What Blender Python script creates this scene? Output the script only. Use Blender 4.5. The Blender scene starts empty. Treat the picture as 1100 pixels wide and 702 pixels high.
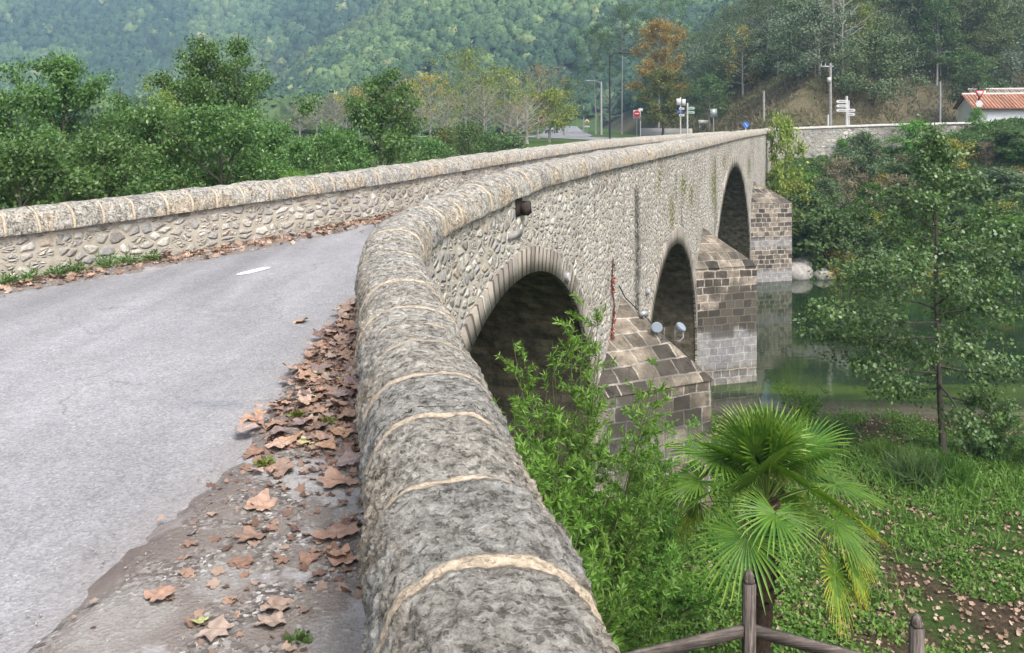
import bpy, math, random
import numpy as np
from mathutils import Vector, Matrix

# ------------------------------------------------------------------ camera, sky, sun, exposure
R = math.radians
sc = bpy.context.scene
COL = sc.collection
cam_d = bpy.data.cameras.new('camera')
cam = bpy.data.objects.new('camera', cam_d)
COL.objects.link(cam)
cam.location = (0, 0, 0)                       # eye level is z = 0; the road here lies at -1.86
cam.rotation_euler = (R(90), 0, 0)
cam_d.sensor_width = 36
cam_d.lens = 36 * 900 / 1100
cam_d.shift_y = -216 / 1100
cam_d.clip_start = 0.05
cam_d.clip_end = 4000
sc.camera = cam

SUN_EL, SUN_AZ = 52, 150                      # overcast afternoon: wide soft sun behind right
w = bpy.data.worlds.new('World'); sc.world = w; w.use_nodes = True
wt = w.node_tree; bgn = wt.nodes['Background']
sky = wt.nodes.new('ShaderNodeTexSky'); sky.sky_type = 'NISHITA'; sky.sun_disc = False
sky.sun_elevation = R(SUN_EL); sky.sun_rotation = R(SUN_AZ)
sky.air_density = 1.0; sky.dust_density = 6.0; sky.ozone_density = 1.0
hs = wt.nodes.new('ShaderNodeHueSaturation'); hs.inputs['Saturation'].default_value = 0.45   # cloud cover greys the sky
wt.links.new(sky.outputs[0], hs.inputs['Color']); wt.links.new(hs.outputs[0], bgn.inputs['Color'])
bgn.inputs['Strength'].default_value = 0.15
sd = bpy.data.lights.new('sun', 'SUN'); sd.energy = 1.45; sd.angle = R(18); sd.color = (1.0, 0.96, 0.9)
so = bpy.data.objects.new('sun', sd); COL.objects.link(so)
_d = Vector((math.sin(R(SUN_AZ)) * math.cos(R(SUN_EL)), math.cos(R(SUN_AZ)) * math.cos(R(SUN_EL)), math.sin(R(SUN_EL))))
so.rotation_euler = _d.to_track_quat('Z', 'Y').to_euler()
sc.view_settings.view_transform = 'Standard'
sc.view_settings.look = 'None'
sc.view_settings.gamma = 1
sc.view_settings.exposure = 1.05
sc.cycles.max_bounces = 6
sc.cycles.diffuse_bounces = 3
sc.cycles.glossy_bounces = 2
sc.cycles.transmission_bounces = 3
sc.cycles.volume_bounces = 0
sc.cycles.transparent_max_bounces = 4

rng = np.random.default_rng(7)
random.seed(7)

# ------------------------------------------------------------------ helpers: noise, mesh, nodes
def _hash(ix, iy, iz, seed):
    n = (ix * 374761393 + iy * 668265263 + iz * 2147483647 + seed * 974711) & 0x7fffffff
    n = ((n ^ (n >> 13)) * 1274126177) & 0x7fffffff
    n = n ^ (n >> 16)
    return (n & 0xffff) / 65535.0
def vnoise(x, y, z=0.0, seed=0):
    x, y, z = np.broadcast_arrays(np.asarray(x, float), np.asarray(y, float), np.asarray(z, float))
    ix, iy, iz = np.floor(x).astype(np.int64), np.floor(y).astype(np.int64), np.floor(z).astype(np.int64)
    fx, fy, fz = x - ix, y - iy, z - iz
    fx, fy, fz = fx*fx*(3-2*fx), fy*fy*(3-2*fy), fz*fz*(3-2*fz)
    r = 0
    for a in (0, 1):
        for b in (0, 1):
            for c in (0, 1):
                r = r + _hash(ix+a, iy+b, iz+c, seed) * (fx if a else 1-fx) * (fy if b else 1-fy) * (fz if c else 1-fz)
    return r
def fbm(x, y, z=0.0, seed=0, oct=4, gain=.5):
    s, a, n = 0, 1.0, 0
    for k in range(oct):
        s = s + a * vnoise(np.asarray(x)*2**k, np.asarray(y)*2**k, np.asarray(z)*2**k, seed+k*17); n += a; a *= gain
    return s / n
def sstep(a, b, x):
    t = np.clip((np.asarray(x, float)-a)/(b-a), 0, 1); return t*t*(3-2*t)

def raw_mesh(name, verts, faces, smooth=False):
    """faces: (n,4) or (n,3) array, or a list of such arrays"""
    me = bpy.data.meshes.new(name)
    verts = np.asarray(verts, np.float32).reshape(-1, 3)
    fl = faces if isinstance(faces, list) and np.ndim(faces[0]) == 2 else [faces]
    fl = [np.asarray(f, np.int32) for f in fl if len(f)]
    li = np.concatenate([f.ravel() for f in fl])
    tot = np.concatenate([np.full(len(f), f.shape[1], np.int32) for f in fl])
    me.vertices.add(len(verts)); me.vertices.foreach_set('co', verts.ravel())
    me.loops.add(len(li)); me.loops.foreach_set('vertex_index', li)
    me.polygons.add(len(tot))
    st = np.concatenate([[0], np.cumsum(tot)[:-1]]).astype(np.int32)
    me.polygons.foreach_set('loop_start', st)
    me.polygons.foreach_set('loop_total', tot)
    if smooth: me.polygons.foreach_set('use_smooth', np.ones(len(tot), bool))
    me.update(calc_edges=True)
    return me
def add_uv(me, uv):            # per-vertex uv
    l = me.uv_layers.new(name='UVMap')
    vi = np.empty(len(me.loops), np.int32); me.loops.foreach_get('vertex_index', vi)
    l.data.foreach_set('uv', np.asarray(uv, np.float32)[vi].ravel())
def add_attr(me, name, vals, domain='POINT'):
    a = me.attributes.new(name, 'FLOAT', domain); a.data.foreach_set('value', np.asarray(vals, np.float32))
def add_col(me, name, vals):
    v = np.asarray(vals, np.float32)
    if v.shape[1] == 3: v = np.concatenate([v, np.ones((len(v), 1), np.float32)], 1)
    a = me.attributes.new(name, 'FLOAT_COLOR', 'POINT'); a.data.foreach_set('color', v.ravel())
def link(name, me, mat=None, parent=None, label=None, cat=None, group=None, kind=None, loc=None):
    o = bpy.data.objects.new(name, me); COL.objects.link(o)
    if mat is not None and me is not None and not me.materials: me.materials.append(mat)
    if parent is not None: o.parent = parent
    if loc is not None: o.location = loc
    if label: o['label'] = label
    if cat: o['category'] = cat
    if group: o['group'] = group
    if kind: o['kind'] = kind
    return o
def thing(name, label, cat, loc=(0,0,0), rz=0, group=None):
    o = link(name, None, label=label, cat=cat, group=group, loc=loc); o.rotation_euler = (0, 0, rz); return o
def copy_tree(o, parent=None, loc=None, rz=None, scale=None, label=None, group=None):
    c = o.copy(); COL.objects.link(c)
    if parent is not None: c.parent = parent
    if loc is not None: c.location = loc
    if rz is not None: c.rotation_euler = (0, 0, rz)
    if scale is not None: c.scale = scale if hasattr(scale, '__len__') else (scale,)*3
    if label: c['label'] = label
    if group: c['group'] = group
    for ch in list(o.children): copy_tree(ch, c)
    return c

class MB:
    """collects boxes, tubes, lathes; .mesh() gives one mesh"""
    def __init__(s): s.v = []; s.q = []; s.t = []; s.n = 0
    def add(s, v, f):
        v = np.asarray(v, float).reshape(-1, 3); f = np.asarray(f)
        (s.q if f.shape[1] == 4 else s.t).append(f + s.n); s.v.append(v); s.n += len(v)
    def box(s, c, d, rz=0, tilt=0):
        x, y, z = [k/2 for k in d]
        v = np.array([[i*x, j*y, k*z] for i in (-1, 1) for j in (-1, 1) for k in (-1, 1)])
        if tilt:
            ct, st = math.cos(tilt), math.sin(tilt); v = v @ np.array([[ct, 0, -st], [0, 1, 0], [st, 0, ct]]).T
        cz, sz = math.cos(rz), math.sin(rz)
        v = v @ np.array([[cz, -sz, 0], [sz, cz, 0], [0, 0, 1]]).T + np.array(c)
        s.add(v, [[0,1,3,2],[4,6,7,5],[0,4,5,1],[2,3,7,6],[0,2,6,4],[1,5,7,3]])
    def tube(s, pts, rad, n=6, cap=True):
        pts = np.asarray(pts, float); m = len(pts); rad = np.broadcast_to(rad, (m,)).astype(float)
        tan = np.gradient(pts, axis=0); tan /= np.linalg.norm(tan, axis=1, keepdims=True)+1e-9
        up = np.array([0, 0, 1.0]) if abs(tan[0][2]) < .9 else np.array([1.0, 0, 0])
        a = np.cross(tan, up); a /= np.linalg.norm(a, axis=1, keepdims=True)+1e-9
        b = np.cross(tan, a)
        th = np.arange(n)*2*math.pi/n
        v = pts[:, None] + rad[:, None, None]*(a[:, None]*np.cos(th)[None, :, None] + b[:, None]*np.sin(th)[None, :, None])
        i = np.arange(m-1)[:, None]*n; j = np.arange(n)[None]; k = (j+1) % n
        f = np.stack([i+j, i+k, i+n+k, i+n+j], -1).reshape(-1, 4)
        s.add(v.reshape(-1, 3), f)
        if cap:
            for e, sgn in ((0, 1), (m-1, -1)):
                c = np.vstack([v[e], pts[e]]); jj = np.arange(n)
                s.add(c, np.stack([jj, (jj+1) % n, np.full(n, n)], -1)[:, ::sgn])
    def disc(s, c, r, th, nrm=(0, -1, 0), n=20):
        nrm = np.array(nrm, float); nrm /= np.linalg.norm(nrm)
        s.tube([np.array(c)-nrm*th/2, np.array(c)+nrm*th/2], r, n)
    def mesh(s, name='m', smooth=False):
        return raw_mesh(name, np.concatenate(s.v), [np.concatenate(k) for k in (s.q, s.t) if k], smooth)

class NT:
    def __init__(s, name, rough=.8, spec=.3):
        s.m = bpy.data.materials.new(name); s.m.use_nodes = True; s.t = s.m.node_tree
        s.b = s.t.nodes['Principled BSDF']; s.b.inputs['Roughness'].default_value = rough
        s.b.inputs['Specular IOR Level'].default_value = spec
    def n(s, typ, ins=None, **props):
        nd = s.t.nodes.new('ShaderNode'+typ)
        for k, v in props.items(): setattr(nd, k, v)
        for k, v in (ins or {}).items():
            if isinstance(v, bpy.types.NodeSocket): s.t.links.new(v, nd.inputs[k])
            else:
                nd.inputs[k].default_value = v
        return nd
    def math(s, op, a, b=0.0, c=None, clamp=False):
        ins = {0: a, 1: b}
        if c is not None: ins[2] = c
        return s.n('Math', ins, operation=op, use_clamp=clamp).outputs[0]
    def coord(s, which='Object'): return s.n('TexCoord').outputs[which]
    def mapping(s, vec, scale=(1,1,1), loc=(0,0,0)): return s.n('Mapping', {'Vector': vec, 'Scale': scale, 'Location': loc}).outputs[0]
    def noise(s, vec, scale, detail=4, rough=.55, out='Fac'):
        return s.n('TexNoise', {'Vector': vec, 'Scale': scale, 'Detail': detail, 'Roughness': rough}).outputs[out]
    def ramp(s, fac, stops, interp='LINEAR'):
        r = s.n('ValToRGB', {'Fac': fac}); cr = r.color_ramp; cr.interpolation = interp
        while len(cr.elements) > 1: cr.elements.remove(cr.elements[0])
        cr.elements[0].position = stops[0][0]; cr.elements[0].color = (*c3(stops[0][1]), 1)
        for p, c in stops[1:]:
            e = cr.elements.new(p); e.color = (*c3(c), 1)
        return r.outputs[0]
    def mix(s, fac, a, b, mode='MIX'):
        nd = s.n('Mix', data_type='RGBA', blend_type=mode)
        for k, v in ((0, fac), (6, a), (7, b)):
            if isinstance(v, bpy.types.NodeSocket): s.t.links.new(v, nd.inputs[k])
            else: nd.inputs[k].default_value = v if k == 0 else (*c3(v), 1)
        return nd.outputs[2]
    def attr(s, name, out='Fac'): return s.n('Attribute', attribute_name=name).outputs[out]
    def bump(s, h, strength=.5, dist=.02, nrm=None):
        ins = {'Height': h, 'Strength': strength, 'Distance': dist}
        if nrm is not None: ins['Normal'] = nrm
        return s.n('Bump', ins).outputs[0]
    def col(s, c):
        if isinstance(c, bpy.types.NodeSocket): s.t.links.new(c, s.b.inputs['Base Color'])
        else: s.b.inputs['Base Color'].default_value = (*c3(c), 1)
        return s
    def nrm(s, o): s.t.links.new(o, s.b.inputs['Normal']); return s
def c3(c):
    if isinstance(c, (int, float)): return (c, c, c)
    return tuple(c[:3])

# ------------------------------------------------------------------ layout: the two parapet lines, heights, terrain
def t_of(x, y): return (x-.23)*.358 + (y-11.3)*.934
ROADZ = ([-60, -4, -1, 2, 8, 18, 28, 57, 80], [-1.86, -1.86, -1.80, -1.68, -1.52, -1.38, -1.36, -1.33, -1.40])
def road_z(t): return np.interp(t, *ROADZ)
RTOP = ([-60, -5, -3, -1.2, 0, 3.4, 8, 13.6, 25.4, 44.3, 60], [-.98, -.98, -.78, -.60, -.53, -.47, -.43, -.38, -.24, -.18, -.1])
LTOP = ([-60, -3.6, 2, 8, 18, 28, 57, 80], [-1.0, -1.0, -.80, -.68, -.52, -.49, -.46, -.46])
def rtop(t): return np.interp(t, *RTOP)
def ltop(t): return np.interp(t, *LTOP)

class Path:
    def __init__(s, pts, zero_xy=None):
        s.p = np.asarray(pts, float)
        d = np.r_[0, np.cumsum(np.linalg.norm(np.diff(s.p, axis=0), axis=1))]
        if zero_xy is not None:
            d = d - d[np.argmin(np.linalg.norm(s.p-np.array(zero_xy), axis=1))]
        s.L = d
    def at(s, L):
        L = np.asarray(L, float)
        return np.stack([np.interp(L, s.L, s.p[:, 0]), np.interp(L, s.L, s.p[:, 1])], -1)
    def nr(s, L):        # unit normal to the right of travel
        e = .12; d = s.at(np.asarray(L)+e) - s.at(np.asarray(L)-e); d /= np.linalg.norm(d, axis=-1, keepdims=True)+1e-9
        return np.stack([d[..., 1], -d[..., 0]], -1)
def bez(a, b, c, n=24):
    t = np.linspace(0, 1, n)[:, None]; return (1-t)**2*np.array(a)+2*t*(1-t)*np.array(b)+t*t*np.array(c)
def near_x(y): return .31-.19*y
def far_pt(t): return np.array([.23+.358*t, 11.3+.934*t])
_c = np.array([-1.15, 7.69])
tc = t_of(*_c)
rp = np.vstack([[[near_x(-1.8), -1.8]], bez([near_x(6.7), 6.7], _c, far_pt(tc+.95)), [far_pt(0)], [far_pt(44.3)]])
RP = Path(rp, far_pt(0))                       # L == t on the straight bridge
LB = np.array([-2.80, 14.70]); LD = np.array([-6.05, 9.90])-LB; LD /= np.linalg.norm(LD)
def left_pt(t): return np.array([-3.55+.358*t, 12.75+.934*t])
tl0 = 2.09
lp = np.vstack([[LB+LD*22], [LB+LD*12], bez(LB+LD*1.6, LB, left_pt(tl0+1.6)), [left_pt(20)], [left_pt(58.5)]])
LPth = Path(lp, left_pt(20)); LPth.L += 20      # L == t on the straight
FACE = .20                                     # wall faces lie 0.20 m either side of the coping axis
WATER = -7.45
ARCHES = [(-.70, 3.30, -1.85), (9.85, 3.60, -2.88), (23.2, 7.20, -1.60)]   # centre t, radius, crown z

def floor_z(y): return np.interp(y, [54, 150, 300, 450, 900], [-1.5, -1.5, .25, 3, 30])
def hill_crest(x, y, pts):                     # tangent of elevation of a ridge by bearing x/y
    return np.interp(x/np.maximum(y, 1), [p[0] for p in pts], [p[1] for p in pts])
def PXT(px, py): return ((px-550)/900, (135-py)/900)
CREST_A = [(-2, .35), (-.61, .24), (0, .26), (1, .3), (2, .3)]
CREST_B2 = [(-.9, -.02)]+[PXT(*q) for q in ((170, 112), (236, 47), (308, 10), (400, -35), (520, -70))]+[(.6, .2), (1.5, .1)]
CREST_B1 = [(-.9, -.02)]+[PXT(*q) for q in ((250, 130), (287, 106), (350, 54), (424, 8), (500, -38), (640, -60))]+[(.6, .2), (1.5, .1)]
def ridge(x, y, pts, y0, yc):
    y = np.asarray(y, float)
    up = sstep(-.15, 1, (y-y0)/(yc-y0)); c = hill_crest(x, y, pts)*yc
    base = floor_z(y)
    dn = 1-.5*sstep(0, 1, (y-yc)/(yc*.5))
    return base + np.maximum(c-base, 0)*np.where(y < yc, (y-y0)/(yc-y0)*(y > y0), dn)
def hill_c(x, y):
    p1 = .80*(x-.049*y-14)
    yf = np.interp(x, [0, 28, 36, 60], [60, 60, 76, 78])
    p2 = .75*(y-yf)
    h = np.maximum(np.minimum(p1, p2), 0)
    return floor_z(y) + np.minimum(h, 70+.1*h)
def H(x, y):
    x, y = np.broadcast_arrays(np.asarray(x, float), np.asarray(y, float))
    h = np.interp(y, [-60, 3.5, 6.4, 7.2, 8.4, 10, 14, 17.6, 20.8, 22.3, 25, 38, 40.3, 42, 47, 52, 55],
                  [-4.2, -4.3, -4.72, -5.15, -5.85, -6.3, -6.72, -7.0, -7.2, -7.6, -8.5, -8.5, -7.7, -7.0, -5.2, -3.1, -1.6])
    k = 1-sstep(6.4, 10, y)
    h = h - k*.27*np.clip(x-1.8, -1.2, 3.2)
    rb = sstep(20, 32, x)*sstep(40, 44, y)*(1-sstep(52, 56, y))        # the far bank is higher down river
    h = h + rb*(.9+2.3*sstep(45, 51, y))
    h = h + .22*(fbm(x*.35, y*.35, 0, 5)-.5)*sstep(7, 9, y)*(1-sstep(38, 41, y)*.3) + (fbm(x*.25, y*.25, 3, 9)-.5)*1.0*sstep(40.5, 43, y)*(1-sstep(52, 54, y))
    # approach embankment between the parapets
    emb = (x < near_x(y)-.45) & (y < 7.0) & (t_of(x, y) < -4.4)
    cr = (LD[0]*(y-LB[1]) - LD[1]*(x-LB[0]))        # side of the left wing wall
    emb &= cr < -.6
    h = np.where(emb, -2.1, h)
    far = sstep(53, 56, y)
    hh = np.maximum.reduce([floor_z(y), hill_c(x, y), ridge(x, y, CREST_B1, 230, 420), ridge(x, y, CREST_B2, 380, 600), ridge(x, y, CREST_A, 480, 1000)])
    return h*(1-far) + hh*far

def at(px, py, y):        # a point seen at photo pixel (px, py) at depth y: used to survey positions
    return np.array([(px-550)/900*y, y, (135-py)/900*y])

# ------------------------------------------------------------------ materials
def rubble_mat(name, sc_u=6.6, sc_v=8.8, mortar=(.42, .39, .34), dark=1.0, mort_w=.008, seed=0, bump=1.0, cols=None):
    m = NT(name, .9, .2)
    uv = m.n('UVMap').outputs[0]
    wn = m.noise(uv, 3.1, 2, .5, 'Color')
    wv = m.n('VectorMath', {0: wn, 1: (.5, .5, .5)}, operation='SUBTRACT').outputs[0]
    wv = m.n('VectorMath', {0: wv, 3: .16}, operation='SCALE').outputs[0]
    p = m.n('VectorMath', {0: uv, 1: wv}, operation='ADD').outputs[0]
    mp = m.mapping(p, (sc_u, sc_v, 1), (seed, seed*.7, 0))
    vo = m.n('TexVoronoi', {'Vector': mp, 'Scale': 1.0, 'Randomness': .95}, voronoi_dimensions='2D')
    ve = m.n('TexVoronoi', {'Vector': mp, 'Scale': 1.0, 'Randomness': .95}, voronoi_dimensions='2D', feature='DISTANCE_TO_EDGE')
    mp2 = m.mapping(p, (sc_u*2.1, sc_v*2.3, 1), (seed+3, seed*.7+8, 0))
    v2 = m.n('TexVoronoi', {'Vector': mp2, 'Scale': 1.0}, voronoi_dimensions='2D'); v2e = m.n('TexVoronoi', {'Vector': mp2, 'Scale': 1.0}, voronoi_dimensions='2D', feature='DISTANCE_TO_EDGE')
    sel = m.math('GREATER_THAN', m.n('SeparateColor', {0: vo.outputs['Color']}).outputs[2], .58)
    sm = m.math('MULTIPLY', m.math('ADD', v2e.outputs['Distance'], .01), .75)
    dist_e = m.n('Mix', {0: sel, 2: ve.outputs['Distance'], 3: m.math('MINIMUM', ve.outputs['Distance'], sm)}, data_type='FLOAT').outputs[0]
    fine = m.noise(uv, 38, 4, .7)
    med = m.noise(uv, 9, 3, .6)
    edge = m.math('ADD', dist_e, m.math('MULTIPLY', m.math('SUBTRACT', med, .5), .16))
    edge = m.math('SUBTRACT', edge, m.math('MULTIPLY', m.math('MAXIMUM', m.math('SUBTRACT', vo.outputs['Distance'], .34), 0.0), .40))
    stone = m.n('MapRange', {0: edge, 1: mort_w, 2: mort_w+.07}).outputs[0]
    rnd = m.n('SeparateColor', {0: m.mix(sel, vo.outputs['Color'], v2.outputs['Color'])})
    c = m.ramp(rnd.outputs[0], cols or [(0, (.25, .235, .22)), (.14, (.38, .365, .335)), (.3, (.31, .31, .315)), (.42, (.47, .45, .41)), (.56, (.41, .39, .355)), (.68, (.52, .50, .465)), (.82, (.42, .365, .30)), (.88, (.35, .34, .33)), (.95, (.58, .56, .52))], 'CONSTANT')
    c = m.mix(.75, c, m.ramp(fine, [(.3, .45), (.5, 1.0), (.7, 1.45)]), 'MULTIPLY')
    mc = m.mix(.8, mortar, m.ramp(med, [(.25, .7), (.7, 1.15)]), 'MULTIPLY')
    c = m.mix(stone, mc, c)
    big = m.noise(uv, .55, 4, .6)
    c = m.mix(.8, c, m.ramp(big, [(.3, (.74*dark, .71*dark, .66*dark)), (.6, (1.02*dark, 1.0*dark, .97*dark))]), 'MULTIPLY')
    crev = m.n('MapRange', {0: edge, 1: mort_w-.03, 2: mort_w+.02, 3: 0, 4: 1}).outputs[0]
    crv = m.math('MULTIPLY', m.math('MULTIPLY', crev, m.math('SUBTRACT', 1.0, stone)), m.math('GREATER_THAN', m.noise(uv, 5.0, 3, .6), .47 if mort_w < .05 else .56))
    c = m.mix(m.math('MULTIPLY', crv, .7), c, (.10, .09, .08))          # shade in open joints, painted dark round some of the stones
    st = m.attr('stain')
    stn = m.math('MULTIPLY', st, m.n('MapRange', {0: m.noise(uv, 7, 5, .8), 1: .40, 2: .52, 3: .15, 4: 1}).outputs[0], clamp=True)
    c = m.mix(stn, c, (.065, .062, .055))
    ms = m.attr('moss')
    c = m.mix(m.math('MULTIPLY', ms, m.math('GREATER_THAN', med, .47), clamp=True), c, (.12, .13, .03))
    m.col(c)
    hgt = m.math('ADD', m.n('MapRange', {0: edge, 1: 0, 2: .32, 3: 0, 4: 1}, interpolation_type='SMOOTHSTEP').outputs[0], m.math('MULTIPLY', fine, .25))
    m.nrm(m.bump(hgt, .9*bump, .026))
    return m.m
def ashlar_mat(name, c1, c2, mortar, bw=.42, bh=.24, ms=.022, dark=1.0, warp=.05):
    m = NT(name, .9, .2)
    uv = m.n('UVMap').outputs[0]
    wn = m.noise(uv, 2.2, 3, .6, 'Color')
    wv = m.n('VectorMath', {0: m.n('VectorMath', {0: wn, 1: (.5, .5, .5)}, operation='SUBTRACT').outputs[0], 3: warp*2}, operation='SCALE').outputs[0]
    p = m.n('VectorMath', {0: uv, 1: wv}, operation='ADD').outputs[0]
    br = m.n('TexBrick', {'Vector': p, 'Color1': (*c1, 1), 'Color2': (*c2, 1), 'Mortar': (*mortar, 1), 'Scale': 1.0, 'Mortar Size': ms, 'Mortar Smooth': .15, 'Bias': -.1, 'Brick Width': bw, 'Row Height': bh}, offset=.42, squash=.7, squash_frequency=3)
    fine = m.noise(uv, 26, 4, .7); med = m.noise(uv, 4.5, 4, .65)
    c = m.mix(.85, br.outputs['Color'], m.ramp(fine, [(.25, .5), (.5, 1.0), (.8, 1.35)]), 'MULTIPLY')
    c = m.mix(.85, c, m.ramp(med, [(.36, .42*dark), (.52, 1.0*dark), (.66, 1.45*dark)]), 'MULTIPLY')
    st = m.attr('pale')
    c = m.mix(m.math('MULTIPLY', st, m.math('ADD', .1, fine), clamp=True), c, m.mix(.8, (.36, .365, .38), m.ramp(med, [(.3, .6), (.7, 1.2)]), 'MULTIPLY'))
    c = m.mix(m.math('MULTIPLY', m.attr('stain'), m.math('ADD', .3, m.math('MULTIPLY', med, 1.2)), clamp=True), c, (.05, .046, .038))
    m.col(c)
    hgt = m.math('ADD', m.math('MULTIPLY', m.math('SUBTRACT', 1.0, br.outputs['Fac']), .8), m.math('MULTIPLY', fine, .35))
    m.nrm(m.bump(hgt, .9, .03))
    return m.m
def coping_mat():
    m = NT('coping_stone', .92, .15)
    ob = m.coord('Object'); uv = m.n('UVMap').outputs[0]
    su = m.n('SeparateXYZ', {0: uv})
    wob = m.noise(ob, 5, 3, .6); fine = m.noise(m.mapping(ob, (.85, 1.12, 1.1)), 48, 7, .82); pit = m.noise(m.mapping(ob, (.75, 1.2, 1.1)), 34, 5, .7); med = m.noise(ob, 14, 4, .65); big = m.noise(ob, 1.6, 3, .6)
    u = m.math('ADD', su.outputs[0], m.math('MULTIPLY', m.math('SUBTRACT', wob, .5), .10))
    fr = m.math('FRACT', u)
    dj = m.math('MINIMUM', fr, m.math('SUBTRACT', 1.0, fr))
    joint = m.n('MapRange', {0: m.math('ADD', dj, m.math('ADD', m.math('MULTIPLY', m.math('SUBTRACT', fine, .5), .06), m.math('MULTIPLY', m.math('SUBTRACT', med, .5), .05))), 1: .036, 2: .060, 3: 1, 4: 0}).outputs[0]
    idx = m.math('FLOOR', u)
    wn = m.n('TexWhiteNoise', {'W': idx}, noise_dimensions='1D')
    c = m.ramp(m.math('ADD', m.math('MULTIPLY', fine, .6), m.math('MULTIPLY', med, .4)),
               [(.37, (.12, .113, .10)), (.44, (.28, .27, .245)), (.5, (.43, .415, .38)), (.55, (.57, .55, .51)), (.62, (.74, .72, .68))])
    c = m.mix(.85, c, m.ramp(wn.outputs['Value'], [(0, (.88, .88, .88)), (.35, (.96, .94, .91)), (.65, (1.02, .98, .92)), (1, (1.10, 1.07, 1.03))]), 'MULTIPLY')
    pk = m.n('MapRange', {0: pit, 1: .405, 2: .455, 3: .85, 4: 0}).outputs[0]
    c = m.mix(pk, c, m.mix(.85, c, (.30, .29, .26), 'MULTIPLY'))
    warm = m.n('MapRange', {0: su.outputs[1], 1: .55, 2: 1.0, 3: 0, 4: 1}).outputs[0]          # v: distance from the crest of the stone
    c = m.mix(m.math('MULTIPLY', warm, m.math('MULTIPLY', m.math('GREATER_THAN', big, .50), .6)), c, m.mix(.7, c, (.60, .47, .33), 'OVERLAY'))
    lich = m.n('MapRange', {0: m.noise(ob, 9, 6, .8), 1: .60, 2: .64}).outputs[0]
    c = m.mix(m.math('MULTIPLY', lich, .7), c, (.64, .63, .58))
    drk = m.n('MapRange', {0: m.noise(ob, 3.3, 5, .75), 1: .54, 2: .66}).outputs[0]
    c = m.mix(m.math('MULTIPLY', drk, m.math('MULTIPLY', wn.outputs['Value'], .8)), c, m.mix(.8, c, (.38, .38, .36), 'MULTIPLY'))
    mcol = m.mix(.9, (.50, .41, .305), m.ramp(fine, [(.34, .55), (.62, 1.3)]), 'MULTIPLY')
    c = m.mix(m.math('MULTIPLY', joint, .93), c, mcol)
    m.col(c)
    hgt = m.math('MULTIPLY', m.math('ADD', m.math('MULTIPLY', fine, .9), m.math('ADD', med, m.math('MULTIPLY', pk, -.5))), m.math('SUBTRACT', 1.0, m.math('MULTIPLY', joint, .7)))
    m.nrm(m.bump(hgt, 1.0, .035))
    return m.m
def simple(name, c, rough=.7, spec=.3, metal=0, nscale=0, namt=.3, bump=0):
    m = NT(name, rough, spec); m.b.inputs['Metallic'].default_value = metal
    if nscale:
        f = m.noise(m.coord('Object'), nscale, 4, .65)
        m.col(m.mix(1.0, c, m.ramp(f, [(.25, 1-namt), (.75, 1+namt)]), 'MULTIPLY'))
        if bump: m.nrm(m.bump(f, .6, bump))
    else: m.col(c)
    return m.m
def leaf_mat(name, stops, trans=.35, rough=.5, spec=.35, var=.0, ttint=(1.1, 1.25, .6)):
    m = NT(name, rough, spec)
    t = m.attr('tint')
    c = m.ramp(t, stops)
    oi = m.n('ObjectInfo').outputs['Random']
    c = m.n('HueSaturation', {'Color': c, 'Hue': m.math('ADD', .5, m.math('MULTIPLY', m.math('SUBTRACT', oi, .5), .02+var*.08)), 'Value': m.math('ADD', 1-.12-var, m.math('MULTIPLY', oi, .24+2*var)), 'Saturation': 1.0}).outputs[0]
    m.col(c)
    tr = m.n('BsdfTranslucent', {'Color': m.mix(1.0, c, ttint, 'MULTIPLY')})
    mx = m.n('MixShader', {0: trans, 1: m.b.outputs[0], 2: tr.outputs[0]})
    m.t.links.new(mx.outputs[0], m.t.nodes['Material Output'].inputs[0])
    return m.m

M = {}
M['rubble'] = rubble_mat('rubble_stone')
M['rubble_left'] = rubble_mat('rubble_stone_in_thick_mortar', 5.0, 8.6, (.42, .385, .33), .96, .045, 3)
M['rubble_far'] = rubble_mat('grey_rubble_stone', 3.0, 3.6, (.36, .35, .32), .85, .06, 9)
M['coping'] = coping_mat()
M['ashlar'] = ashlar_mat('brown_ashlar', (.075, .063, .054), (.31, .26, .21), (.40, .37, .32), .40, .22, .018)
M['cap'] = rubble_mat('rough_pier_blocks', 2.8, 3.6, (.17, .15, .125), .72, -.015, 20, 1.0, [(0, (.10, .085, .07)), (.2, (.24, .195, .155)), (.4, (.33, .28, .225)), (.55, (.15, .13, .115)), (.7, (.38, .33, .27)), (.85, (.27, .25, .235)), (.95, (.45, .40, .33))])
M['ashlar_big'] = ashlar_mat('rough_brown_blocks', (.055, .047, .04), (.25, .21, .165), (.30, .275, .235), .40, .26, .016, 1.0, .05)
M['vault'] = ashlar_mat('vault_stone', (.115, .10, .068), (.24, .205, .15), (.16, .14, .105), .35, .15, .012, 1.0)
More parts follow.
